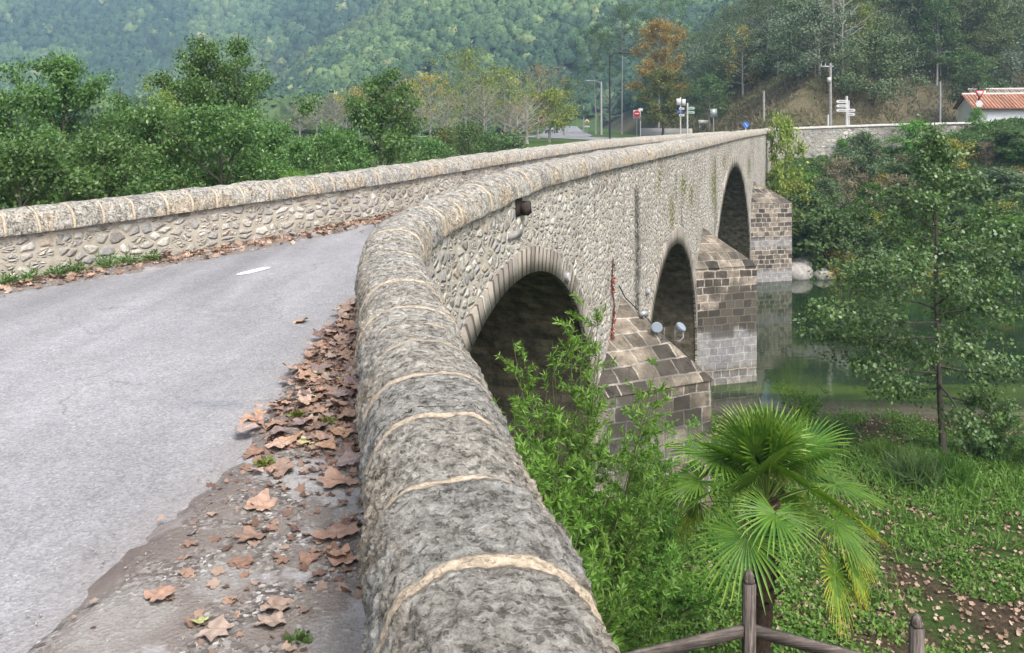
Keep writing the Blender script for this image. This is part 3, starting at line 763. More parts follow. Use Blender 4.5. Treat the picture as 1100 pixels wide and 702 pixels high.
# both wall tops carry the same half-round stones
cR = coping(RP, RP.L[0], 44.2, rtop, 3, -4.2)
cL = coping(LPth, LPth.L[0]+4, 58.4, ltop, 8, -99)
link('coping', join_grids('coping', cR), M['coping'], parR, label='half-round weathered coping stones with sandy mortar joints, lichen spotted')
link('coping', join_grids('coping', cL), M['coping'], parL)
# end blocks
for path, L, tf, par in ((LPth, 58.35, ltop, parL), (RP, RP.L[0]+.02, rtop, parR)):
    p = path.at(L); mb = MB(); nnv = path.nr(L)
    mb.box((p[0], p[1], tf(L)-.6), (.40, .10, .9), rz=math.atan2(nnv[1], nnv[0])); m_ = mb.mesh(); 
    link('end_block', m_, M['concrete'], par)

# barrel vaults and voussoir rings
def S(t, side):      # point on the straight bridge at t, offset to the right by side
    return np.array([.23+.358*t+.934*side, 11.3+.934*t-.358*side])
for k, (c, r, zc) in enumerate(ARCHES):
    nth = 60; th = np.linspace(0, math.pi, nth)
    tt = np.r_[c+r, c+r*np.cos(th), c-r]; zz = np.r_[-8.9, zc-r+r*np.sin(th), -8.9]
    arc = np.r_[0, np.cumsum(np.hypot(np.diff(tt), np.diff(zz)))]
    dd = np.linspace(FACE-.004, -4.05-FACE+.004, 20)
    P = np.zeros((nth+2, 20, 3)); 
    for j, s_ in enumerate(dd):
        P[:, j, 0] = .23+.358*tt+.934*s_; P[:, j, 1] = 11.3+.934*tt-.358*s_; P[:, j, 2] = zz
    uv = np.stack([np.repeat(dd[None], nth+2, 0), np.repeat(arc[:, None], 20, 1)], -1)
    st = .5*sstep(.52, .64, fbm(P[..., 0]*.8, P[..., 1]*.8, P[..., 2]*.8, 5))
    link('vault', join_grids('vault', [(P, uv, False, {'stain': st, 'pale': (1-sstep(.0, .1, np.abs(P[..., 2]+6.9)-.35))*.2})]), M['vault'], bridge)
    # ring of narrow voussoirs standing slightly proud of the face
    rt = (.28, .32, .38)[k]; n2 = 100
    th = np.linspace(-.02, math.pi+.02, n2); rad = np.array([r-.03, r-.03, r-.03, r+rt, r+rt]); off = np.array([FACE-.03, FACE+.028, FACE+.03, FACE+.03, FACE-.03])
    rr = rad[None]+np.where(np.arange(5)[None] > 2, .05*(vnoise(th*r/.3, 0, 0, 3)[:, None]-.5), 0)
    tt = c+rr*np.cos(th)[:, None]; zz = zc-r+rr*np.sin(th)[:, None]
    if k == 0: zz = np.minimum(zz, -1.0)
    zz = np.minimum(zz, -.74 if k == 2 else -.9)
    P = np.stack([.23+.358*tt+.934*off[None], 11.3+.934*tt-.358*off[None], zz], -1)
    uv = np.stack([np.repeat((th*r/(.15, .16, .19)[k])[:, None], 5, 1), np.repeat(np.array([0, .2, .2, .5, .55])[None], n2, 0)], -1)
    link('arch_ring', join_grids('arch_ring', [(P, uv, False, {})], False), M['ring'], bridge)
    # jamb stones below the springing on the river face
    mbz = []
    for sg in (-1, 1):
        zz = np.linspace(-8.8, zc-r+.02, 24); ww = np.array([-.03, -.03, .24, .24]); of = np.array([FACE-.03, FACE+.026, FACE+.026, FACE-.03])
        wj = ww[None]+np.where(np.arange(4)[None] > 1, .10*(vnoise(zz*4, sg, 0, 9)[:, None]-.5), 0)
        tt = c+sg*(r+wj); P = np.stack([.23+.358*tt+.934*of[None], 11.3+.934*tt-.358*of[None], np.repeat(zz[:, None], 4, 1)], -1)
        uv = np.stack([tt, np.repeat(zz[:, None], 4, 1)], -1)
        link('jamb', join_grids('jamb', [(P, uv, sg > 0, {'stain': .2*np.ones_like(tt)})], False), M['rubble'], bridge)

# pointed cutwaters with sloping stone caps
PIERS = [(2.62, 6.23, 1.62, -4.50, -3.15, .25), (13.46, 15.99, 1.55, -4.10, -3.05, .6), (30.42, 33.05, 1.78, -3.72, -2.72, .6)]
for k, (t0, t1, pr_, zn, za, wv_) in enumerate(PIERS):
    tm = (t0+t1)/2
    A, B, Nn = S(t0, FACE-.02), S(t1, FACE-.02), S(tm, FACE+pr_)
    grids = []
    for (a, b, u0) in ((A, Nn, 0), (Nn, B, 1.7)):
        nn_, mm_ = 34, 50
        u = np.linspace(0, 1, nn_); z = np.linspace(-8.9, zn, mm_)
        xy = a[None]*(1-u[:, None])+b[None]*u[:, None]
        Pg = np.concatenate([np.repeat(xy[:, None], mm_, 1), np.repeat(z[None, :, None], nn_, 0)], -1)
        d = b-a; ln = np.linalg.norm(d); nv = np.array([d[1], -d[0]])/ln
        rough = .03*(fbm(np.repeat((u*ln)[:, None], mm_, 1)*2.5, z[None]*2.5, k, 7)-.5)
        Pg[..., :2] += nv*rough[..., None]*np.minimum(1, 6*np.minimum(u, 1-u))[:, None, None]
        uv = np.stack([np.repeat((u0+u*ln)[:, None], mm_, 1), np.repeat(z[None], nn_, 0)], -1)
        Zz = np.repeat(z[None], nn_, 0)
        if k == 1: pale = .95*sstep(-7.05, -6.9, Zz)*(1-sstep(-6.05, -5.75, Zz+.2*(fbm(uv[..., 0]*2, 0, 0, 2)-.5)))+.5*(1-sstep(-7.15, -7.05, Zz))
        elif k == 2: pale = .8*sstep(-5.9, -5.75, Zz)*(1-sstep(-5.5, -5.3, Zz))+.9*(1-sstep(-6.95, -6.85, Zz))
        else: pale = .25*sstep(.5, .6, fbm(uv[..., 0]*1.5, Zz*1.5, 0, 5))
        stn = (.8*sstep(.5, .6, fbm(uv[..., 0]*1.1, Zz*1.6, 0, 44+k))*(Zz > -6.1)*(k != 2))
        grids.append((Pg, uv, True, {'pale': pale, 'stain': stn}))
    cw = link('cutwater', join_grids('cutwater', grids), M['ashlar_big' if k == 0 else 'ashlar'], bridge)
    # cap: two sloping faces meeting on a ridge that runs up to the wall
    apex = S(tm, FACE-.02); ov = .05
    A2, B2, N2 = S(t0-.02, FACE-.02), S(t1+.02, FACE-.02), S(tm, FACE+pr_+ov)
    apz, nz = za, zn+.0
    gr = []
    for (a, b, flip) in ((A2, N2, False), (B2, N2, True)):
        nn_ = 24; u = np.linspace(0, 1, nn_); v = np.linspace(0, 1, nn_)
        base = a[None]*(1-u[:, None])+b[None]*u[:, None]
        ridge_ = apex[None]*(1-u[:, None])+b[None]*u[:, None]
        zr = apz*(1-u)+nz*u
        P = np.zeros((nn_, nn_, 3))
        P[..., :2] = base[:, None]*(1-v)[None, :, None]+ridge_[:, None]*v[None, :, None]
        P[..., 2] = nz*(1-v)[None]+zr[:, None]*v[None]
        P[..., 2] += .06*(fbm(P[..., 0]*4, P[..., 1]*4, 0, 14+k)-.5)*sstep(0, .2, v)[None]+.015
        dist_ = np.linalg.norm(P[..., :2]-b[None, None], axis=-1)
        uv = np.stack([np.linalg.norm(P[..., :2]-a[None, None], axis=-1), P[..., 2]*1.2], -1)
        gr.append((P, uv, flip, {'stain': .7*sstep(.42, .62, fbm(P[..., 0]*2.4, P[..., 1]*2.4, P[..., 2]*2, 3)), 'moss': .0*np.ones((nn_, nn_))}))
    link('cap', join_grids('cap', gr), M['ashlar_big'], cw)

# upstream cutwaters are hidden behind the bridge but stand in the same river
for (t0, t1, pr_, zn, za, wv_) in PIERS:
    A, B, Nn = S(t0, -4.05-FACE+.02), S(t1, -4.05-FACE+.02), S((t0+t1)/2, -4.05-FACE-pr_)
    v = [(*A, -8.9), (*Nn, -8.9), (*B, -8.9), (*A, zn), (*Nn, zn), (*B, zn), (*S((t0+t1)/2, -4.05-FACE+.02), za)]
    me = raw_mesh('cutwater', v, [np.array([[0, 3, 4, 1], [1, 4, 5, 2]]), np.array([[3, 6, 4], [4, 6, 5]])])
    add_uv(me, np.array([(q[0]+q[1], q[2]) for q in v])); link('cutwater', me, M['ashlar'], bridge)

# drain spout and projecting flat stone on the river face
def onface(t, z, out=0.0): p = S(t, FACE+out); return np.array([p[0], p[1], z])
faceang = math.atan2(.934, .358)
mb = MB(); mb.box(onface(-.95, -1.0, .0), (.20, .03, .24), faceang); mb.box(onface(-.84, -1.03, .05), (.13, .12, .15), faceang, .2)  # flush dark box paints the shade of the drain hole; small box is the stone
link('drain_spout', mb.mesh(), simple('spout_stone_and_hole_shade', (.045, .035, .03), .9, .2, 0, 12, .4, .01), bridge)
mb = MB(); mb.box(onface(-1.1, -1.33, .0), (.40, .06, .09), faceang)
link('ledge_stone', mb.mesh(), M['rock'], bridge)

# ------------------------------------------------------------------ far abutment wall on the opposite bank
awp = Path(np.vstack([[[16.05, 52.6]], bez([16.05, 52.6], [16.6, 54.0], [18.6, 54.0], 8)[1:], [[24.5, 54.2], [36, 55.5], [62, 58.0]]]))
def aw_top(L): return np.interp(L, [0, 2.5, 8.5, 20, 46], [-.17, -.12, .10, .36, .5])
g = []
for off, sign in ((.25, 1), (-.25, -1)):
    L = np.arange(0, awp.L[-1], .5); v = np.linspace(0, 1, 14)
    xy = awp.at(L)+awp.nr(L)*off; Zg = -5.6*(1-v)[None]+(aw_top(L)-.12)[:, None]*v[None]
    P = np.concatenate([np.repeat(xy[:, None], 14, 1), Zg[..., None]], -1)
    uv = np.stack([np.repeat(L[:, None], 14, 1), Zg], -1)
    g.append((P, uv, sign < 0, {'stain': .5*sstep(.52, .64, fbm(uv[..., 0]*.5, Zg*.7, 0, 2))}))
aw = thing('river_wall', 'grey rubble retaining wall with a thin pale capping on the opposite bank', 'wall', (0, 0, 0))
link('wall_face', join_grids('wall_face', g), M['rubble_far'], aw)
L = np.arange(0, awp.L[-1], .5); ppts = [(.32, -.13), (.32, 0), (-.32, 0), (-.32, -.13)]
P = np.stack([np.concatenate([awp.at(L)+awp.nr(L)*o, (aw_top(L)+z)[:, None]], -1) for o, z in ppts], 1)
link('capping', grid_mesh('capping', P, P[..., :2], smooth=False), M['concrete'], aw)

# ------------------------------------------------------------------ vegetation generators
def unit(v): return v/(np.linalg.norm(v, axis=-1, keepdims=True)+1e-9)
def leaf_quads(P, D, L, W, rg, upb=.6, bend=.15, nb=None):
    n = len(P); D = unit(D)
    N0 = unit(rg.normal(size=(n, 3))*(1 if nb is None else .55) + np.array([0, 0, upb*2]) + (0 if nb is None else nb*1.0))
    side = unit(np.cross(D, N0)); L = np.broadcast_to(L, (n,))[:, None]; W = np.broadcast_to(W, (n,))[:, None]
    nn = np.cross(side, D)
    v = np.stack([P, P+D*L*.45+side*W*.5-nn*W*.12, P+D*L-nn*L*bend, P+D*L*.45-side*W*.5-nn*W*.12], 1)
    return v.reshape(-1, 3), np.arange(4*n).reshape(n, 4)
def leaf_mesh(name, P, D, L, W, tint, rg, upb=.6, bend=.15, nb=None):
    v, f = leaf_quads(P, D, L, W, rg, upb, bend, nb)
    me = raw_mesh(name, v, f); add_attr(me, 'tint', np.clip(tint, 0, 1), 'FACE'); return me
def grow(seed, height, cb, rad, nl, leaf, nleaf, trunk_r=.1, e0=5, e1=60, nsub=7, clump=.16, wob=.15, aspect=.6, twigs=True, lean=(0, 0), curve=.25, perl=26, sublen=.38, leader=1.0):
    """one tree: tapered trunk with limbs and twigs, and separate leaves in clumps along the twigs"""
    rg = np.random.default_rng(seed); mb = MB()
    n = 12; hz = np.linspace(0, 1, n)
    tx = np.cumsum(rg.normal(0, wob/n*height*.25, n)); ty = np.cumsum(rg.normal(0, wob/n*height*.25, n)); tx -= tx[0]; ty -= ty[0]
    tr = np.stack([tx+lean[0]*hz, ty+lean[1]*hz, hz*height*leader], -1)
    mb.tube(tr, trunk_r*(1-.86*hz**.9)*(1+.5*np.exp(-hz*18)), 8)
    C = []; CW = []
    for i in range(nl):
        hf = (i+rg.uniform(.1, .9))/nl; h = cb+(height*.97-cb)*hf
        base = np.array([np.interp(h/(height*leader), hz, tr[:, k]) for k in range(3)])
        az = i*2.399+rg.uniform(-.5, .5); el = R(e0+(e1-e0)*hf**1.3+rg.uniform(-10, 10)); ln = rad(hf)*rg.uniform(.7, 1.15)
        if el > 0: ln = min(ln, max(.25, (height*1.0-h)/(math.sin(el)*1.15+.12)+.15))
        d = np.array([math.cos(az)*math.cos(el), math.sin(az)*math.cos(el), math.sin(el)])
        s = np.linspace(0, 1, 6)[:, None]
        pts = base+d*ln*s+np.array([0, 0, curve*ln])*(s**2)*rg.uniform(-.4, 1)+rg.normal(0, .03*ln, (6, 3))*s
        r0 = trunk_r*.42*(1-.6*hf)*min(1, ln/2+.3)
        mb.tube(pts, r0*(1-.85*s[:, 0]), 5, False)
        for j in range(nsub):
            f = rg.uniform(.22, 1); b = pts[0]*(1-f)+pts[-1]*f
            b = np.array([np.interp(f, s[:, 0], pts[:, k]) for k in range(3)])
            q = unit(d+rg.normal(0, .75, 3)*np.array([1, 1, .7])+np.array([0, 0, .15])); sl = ln*sublen*rg.uniform(.5, 1.1)*(1.1-.5*f)
            e = b+q*sl
            if twigs: mb.tube([b, (b+e)/2+rg.normal(0, .04*sl, 3), e], [r0*.35*(1-.5*f), r0*.22, r0*.08], 4, False)
            for g_ in np.linspace(.25, 1, 4): C.append(b+(e-b)*g_); CW.append(ln+.12)
        C.append(pts[-1]); CW.append(ln+.12)
    for f in np.linspace(cb/height+.1, 1, max(4, nl//4)):
        C.append(np.array([np.interp(f, hz, tr[:, k]) for k in range(3)])); CW.append(.35)
    C = np.array(C); CW = np.array(CW)
    dens = rg.uniform(.3, 1.7, len(C))*CW; pr = dens/dens.sum(); k = rg.choice(len(C), nleaf, p=pr)
    P = C[k]+rg.normal(0, clump, (nleaf, 3))*np.array([1, 1, .65])
    ctr = np.array([tr[:, 0].mean(), tr[:, 1].mean(), height*.5])
    D = unit(unit(P-ctr)*.6+rg.normal(0, .7, (nleaf, 3))+np.array([0, 0, -.1]))
    ct = rg.uniform(0, 1, len(C))
    tint = .25+.4*ct[k]*.7+rg.normal(0, .17, nleaf)
    Ls = leaf*rg.uniform(.6, 1.3, nleaf)
    NB = unit(unit(P-ctr)+1.2*unit(P-C[k]))
    return mb, P, D, Ls, Ls*aspect, tint, rg, NB
def make_tree(name, label, cat, mat, loc=(0, 0, 0), bark='bark', group=None, leaves=True, **kw):
    root = thing(name, label, cat, loc, 0, group)
    mb, P, D, L, W, t, rg, NB = grow(**kw)
    link('trunk', mb.mesh('trunk', True), M[bark], root)
    if leaves and len(P): link('crown', leaf_mesh('crown', P, D, L, W, t, rg, .3, .15, NB), M[mat], root)
    return root
def hit(px, py, y0=54, y1=900, dy=.5):
    y = np.arange(y0, y1, dy); x = (px-550)/900*y; z = (135-py)/900*y
    k = np.nonzero(H(x, y) >= z)[0]
    return None if not len(k) else (x[k[0]], y[k[0]], float(H(x[k[0]], y[k[0]])))
def gz(x, y): return float(H(x, y))

rf_round = lambda a: (lambda h: a*math.sqrt(max(.05, 1-(2*h-.75)**2*.62)))
rf_dome = lambda a: (lambda h: a*min(1, max(0, (1.03-h))*2.3)**.8)
rf_cone = lambda a: (lambda h: a*(1.02-h)**.85+.05*a)

# ------------------------------------------------------------------ riverside trees behind the parapet across the road
def riverside(px, top, y, r, label, seed, mat='riverside', rf=None, base=None, n=17000, leaf=.092, nl=34, clump=.15, group=None, cat='tree', name='riverside_tree', trunk_r=.13, **kw):
    x = (px-550)/900*y; b = gz(x, y) if base is None else base; zt = (135-top)/900*y
    hgt = zt-b
    return make_tree(name, label, cat, mat, (x, y, b-.05), seed=seed, height=hgt, cb=hgt*.22, rad=(rf or rf_cone)(r), nl=nl, leaf=leaf, nleaf=int(n*1.55), trunk_r=trunk_r, clump=clump, e0=8, e1=62, **kw)
riverside(68, 66, 21.5, 2.6, 'full dark green tree behind the parapet at the far left of the road', 11, rf=rf_dome, n=26000, nl=44)
riverside(214, 38, 25, 2.3, 'tall green tree with a broad crown, the tallest behind the parapet', 12, rf=rf_dome, n=24000, nl=44)
riverside(252, 34, 25.8, 2.4, 'slim pointed green tree rising beside the tallest tree behind the parapet', 13, rf=rf_dome, n=15000, nl=36)
riverside(412, 82, 28, 2.6, 'glossy green pyramid-shaped tree standing alone behind the road parapet', 14, rf=rf_dome, n=20000, leaf=.11, nl=40)
riverside(126, 92, 24, 1.7, 'thin-topped green tree between the full dark tree and the tallest tree', 15, n=12000)
riverside(165, 120, 21, 2.3, 'bright green bushy tree leaning over the parapet below a yellow-leaved tree', 16, n=15000, rf=rf_round)
riverside(300, 138, 23.5, 2.0, 'rounded green tree to the right of the tallest tree, behind the parapet', 17, n=16000, rf=rf_round)
riverside(338, 148, 27, 1.8, 'low green tree filling the gap before the pyramid-shaped tree', 18, n=14000, rf=rf_round)
riverside(-6, 104, 19, 2.0, 'dark green tree cut off by the left edge of the view', 19, n=16000, rf=rf_round)
riverside(110, 150, 18.5, 2.0, 'leafy dark bush under the trees behind the near left parapet', 20, n=14000, rf=rf_round, cat='bush', name='riverside_bush')
riverside(20, 160, 16.5, 2.2, 'dark leafy bush brushing the parapet coping at the left edge of the view', 120, n=14000, rf=rf_round, cat='bush', name='riverside_bush')
riverside(235, 122, 20.5, 2.3, 'mid green bush below the two tallest trees', 121, n=15000, rf=rf_round, cat='bush', name='riverside_bush')
riverside(375, 145, 24, 1.9, 'low bright bush behind the coping at the foot of the pyramid-shaped tree', 122, n=11000, rf=rf_round, cat='bush', name='riverside_bush')
riverside(178, 92, 34, 1.9, 'yellow-leaved tree peeping out between the riverside trees', 21, mat='yellow', n=9000, rf=rf_round)
riverside(505, 134, 40, 2.0, 'olive green rounded bush behind the parapet before the bare trees', 22, mat='midgreen', n=9000, rf=rf_round, cat='bush', name='riverside_bush')
riverside(466, 150, 33, 1.5, 'small green bush beside the pyramid-shaped tree', 23, n=9000, rf=rf_round, cat='bush', name='riverside_bush')
riverside(540, 148, 52, 2.0, 'low dark bush under the thin bare trees beyond the parapet', 24, mat='oak', n=6000, rf=rf_round, cat='bush', name='riverside_bush', leaf=.16)

riverside(436, 146, 42, 2.0, 'dark scrubby bush behind the parapet right of the pyramid-shaped tree', 123, mat='midgreen', n=6000, rf=rf_round, cat='bush', name='riverside_bush', leaf=.13)
riverside(482, 142, 46, 2.2, 'brownish green bush below the tall yellow-green autumn tree', 124, mat='rust_green', n=5000, rf=rf_round, cat='bush', name='riverside_bush', leaf=.13)
riverside(526, 146, 50, 1.8, 'dull green bush among bare stems behind the parapet', 125, mat='midgreen', n=5000, rf=rf_round, cat='bush', name='riverside_bush', leaf=.13)

# thin autumn trees on the valley floor beyond
def valley(px, top, y, r, label, seed, mat, n, bark='pale_bark', leaf=.2, group=None, name='valley_tree', nl=26, nsub=9, **kw):
    x = (px-550)/900*y; b = gz(x, y); hgt = (135-top)/900*y-b
    return make_tree(name, label, 'tree', mat, (x, y, b-.05), bark, group, leaves=n > 0, seed=seed, height=hgt, cb=hgt*.22, rad=rf_round(r), nl=nl, nsub=nsub, leaf=leaf, nleaf=max(n, 1), trunk_r=.13, clump=.26, e0=20, e1=65, sublen=.55, **kw)
valley(500, 55, 84, 4.6, 'tall yellow-green autumn tree with thinning crown beyond the parapet', 31, 'yellow', 4200)
valley(462, 82, 80, 3.6, 'half bare pale tree left of the tall yellow-green autumn tree', 32, 'gold', 1500)
valley(542, 76, 78, 3.4, 'yellow-green thin tree right of the tall autumn tree', 33, 'yellow', 2600)
valley(578, 70, 96, 4.0, 'brownish nearly bare tree rising behind the bright lime tree', 34, 'rust', 1100)
valley(590, 100, 74, 2.3, 'bright lime-yellow small tree next to the silver car', 35, 'yellow', 4200)
valley(566, 104, 68, 2.2, 'slender bare grey tree in front of the bright lime tree', 36, 'rust', 160)
valley(443, 88, 92, 2.4, 'small golden-brown tree standing among bare trees', 37, 'gold', 1900)
valley(386, 96, 88, 2.6, 'pale golden tree just right of the pyramid-shaped tree top', 38, 'gold', 1500)
valley(606, 84, 118, 4.2, 'soft green tree at the bend of the far road', 39, 'midgreen', 4200)
valley(425, 96, 86, 3.0, 'soft yellow-green tree just right of the pyramid-shaped tree', 42, 'rust_green', 3800)
valley(522, 84, 90, 3.4, 'greenish autumn tree between the tall yellow-green tree and its thinner neighbour', 43, 'rust_green', 4200)
valley(352, 108, 100, 3.6, 'pale grey-green tree at the foot of the wooded spur left of the pyramid-shaped tree', 44, 'oak_grey', 4200)
valley(556, 118, 60, 1.6, 'thin leafless sapling beside the far road verge', 40, 'rust', 60)
bare0 = valley(520, 92, 72, 2.8, 'thin nearly leafless grey tree in the belt beyond the parapet', 41, 'rust_green', 520, group='thin grey trees in the belt beyond the parapet', nl=34, nsub=12, name='bare_tree')
for k, (px, top, y) in enumerate([(340, 104, 92), (360, 102, 96), (372, 110, 84), (398, 108, 90), (425, 104, 86), (452, 108, 72), (480, 100, 76), (548, 110, 70), (322, 112, 90)]):
    x = (px-550)/900*y; b = gz(x, y); hh = (135-top)/900*y-b
    copy_tree(bare0, loc=(x, y, b-.05), rz=k*1.7, scale=hh/5.1)

# ------------------------------------------------------------------ the steep wooded hillside across the river
def proto(name, label, mat, seed, n, leaf, r, hgt=6.0, bark='bark', rf=rf_round, cat='tree', group=None, leaves=True, **kw):
    a = dict(seed=seed, height=hgt, cb=hgt*.05, rad=rf(r), nl=26, leaf=leaf, nleaf=max(n, 1), trunk_r=.13, clump=.32, e0=8, e1=70, nsub=6, twigs=not leaves, sublen=.42)
    a.update(kw)
    return make_tree(name, label, cat, mat, (0, 0, -500), bark, group, leaves=leaves, **a)
OAKG = 'dark evergreen oaks on the steep hillside'
OAKL = ['dark evergreen oak with a dense rounded crown on the steep hillside', 'grey-green oak with a paler rounded crown on the steep hillside', 'olive green oak with a rounded crown on the steep hillside']
OAKT = ['dark', 'grey-green', 'olive']
oaks = [proto('evergreen_oak', OAKL[(0, 1, 0, 2)[k]], ('oak', 'oak_grey', 'oak', 'oak_olive')[k], 50+k, 9500, .18, 3.3+.2*k, 5.6+.5*k, group=OAKG+' ('+OAKT[(0, 1, 0, 2)[k]]+')') for k in range(4)]
pl_ = []
rg = np.random.default_rng(5)
cand = []
for i in range(6000):
    px = rg.uniform(590, 1160); py = rg.uniform(-12, 128)
    hq = hit(px, py, 54, 190, 1.0)
    if hq is None: continue
    x, y, z = hq
    d = z-float(floor_z(y))
    if d < 3.4+1.8*math.sin(x*.35): continue
    if all((x-a)**2+(y-b)**2 > (2.3+.012*y)**2 for a, b, c in pl_): pl_.append((x, y, z))
pl_.sort(key=lambda p: p[1])
special = [  # px, py of crown centre, label, material, leaves, height m, depth
    (708, 54, 'orange-brown tree glowing among the dark oaks', 'rust', 12000, 7.5, 90, 3.4),
    (668, 30, 'pale green tree high on the slope left of the orange-brown tree', 'midgreen', 9000, 9.0, 140, 5.0),
    (640, 52, 'soft green tree behind the tall black street lamp', 'midgreen', 9000, 8.5, 145, 4.8),
    (716, 12, 'feathery light green tree on the skyline of the oak slope', 'midgreen', 9000, 9.0, 140, 5.0),
    (866, 26, 'thin tree with yellow-green tufts above the utility pole', 'yellow', 1300, 6.0, 77, 1.6),
    (922, 36, 'yellow-green tree beside a tall bare trunk on the slope', 'yellow', 2200, 5.6, 76, 1.5),
    (1006, 30, 'light green rounded tree high among dark oaks', 'midgreen', 6500, 6.3, 84, 2.6),
    (1044, 80, 'low light green tree spreading over the tiled roof', 'midgreen', 4500, 4.2, 76, 2.4),
    (798, 56, 'pale yellowish half bare tree on the oak slope', 'gold', 900, 6.0, 86, 2.4),
    (762, 100, 'low greyish green tree at the foot of the slope by the road signs', 'midgreen', 3500, 4.0, 84, 2.2),
    (1085, 60, 'grey-green tree standing behind the house', 'oak', 6000, 6.0, 88, 2.8)]
for k, (px, py, lab, mat, n, hgt, y, r) in enumerate(special):
    x = (px-550)/900*y; zc = (135-py)/900*y; b = max(gz(x, y), -2)
    base = b; top = zc+hgt*.42
    hh = max(hgt, top-base)
    pl_ = [p for p in pl_ if not (abs(p[0]-x) < 2.2 and p[1] < y+1 and p[1] > y-9)]
    make_tree('hillside_tree', lab, 'tree', mat, (x, y, base-.1), 'pale_bark', seed=70+k, height=hh, cb=max(hh*.15, hh-hgt), rad=rf_round(r), nl=26, leaf=.2, nleaf=n, trunk_r=.12, clump=.28, e0=10, e1=65, nsub=7)
for k, (x, y, z) in enumerate(pl_[:190]):
    s_ = rg.uniform(.75, 1.2)
    src = oaks[k % 4]
    if k < 4: src.location = (x, y, z-.25); src.rotation_euler[2] = k
    else: copy_tree(src, loc=(x, y, z-.25), rz=rg.uniform(0, 6.28), scale=(s_, s_, s_*rg.uniform(.8, 1.15)))
# leafless trees with long pale trunks on the slope
BG = 'leafless trees with pale trunks on the oak slope'
b0 = proto('bare_tree', 'leafless tree with a pale trunk standing out from the dark oak slope', 'rust', 90, 0, .2, 3.0, 8, 'pale_bark', group=BG, leaves=False, nl=22, nsub=8, cb=2.2)
for k, (px, py, y, s_) in enumerate([(905, 88, 65.0, 1.05), (880, 84, 65.5, .8), (1036, 60, 78, 1.0), (1062, 40, 84, 1.0), (770, 70, 80, .9), (836, 80, 72, .7), (655, 92, 128, 1.0), (1010, 84, 66, .6), (895, 60, 70, .8)]):
    hq = hit(px, py, 54, 190, .5); x, y, z = hq if hq else ((px-550)/900*y, y, gz((px-550)/900*y, y))
    if k == 0: b0.location = (x, y, z-.1); b0.scale = (s_,)*3
    else: copy_tree(b0, loc=(x, y, z-.1), rz=k*1.3, scale=s_)
# olive tree behind the signposts, fine crown on a dark stem
y = 78; x = (712-550)/900*y
make_tree('roadside_tree', 'olive-yellow conical tree on a dark stem just behind the signposts', 'tree', 'rust_green', (x, y, gz(x, y)-.05), 'bark', seed=95, height=6.6, cb=1.6, rad=rf_round(2.5), nl=34, leaf=.17, nleaf=9000, trunk_r=.14, clump=.22, e0=5, e1=70, nsub=7)
bpy.data.objects[COL.objects[-1].name]

# scrub and dry grass on the steep bank at the foot of the slope
n = 30000
px = rg.uniform(640, 1110, n); yq = rg.uniform(57, 125, n); xq = (px-550)/900*yq; zq = H(xq, yq); hh = zq-floor_z(yq)
ok = (hh > .15) & (hh < 9) & (fbm(xq*.5, yq*.5, 0, 88) > .38); xq, yq, zq = xq[ok], yq[ok], zq[ok]
P = np.repeat(np.stack([xq, yq, zq], -1), 3, 0); nP = len(P); P += rg.normal(0, .12, (nP, 3))*[1, 1, .3]
link('dry_grass', leaf_mesh('dry_grass', P, rg.normal(0, .6, (nP, 3))+[0, -.2, .8], rg.uniform(.2, .55, nP), .10, np.clip(.15+.6*fbm(P[:, 0]*.4, P[:, 1]*.4, 0, 4)+rg.normal(0, .15, nP)+.5*(fbm(P[:, 0]*.25, P[:, 1]*.25, 7, 4) > .56), 0, 1), rg, .2), M['straw'], kind='stuff', label='dry grass and bramble on the steep bank above the road')

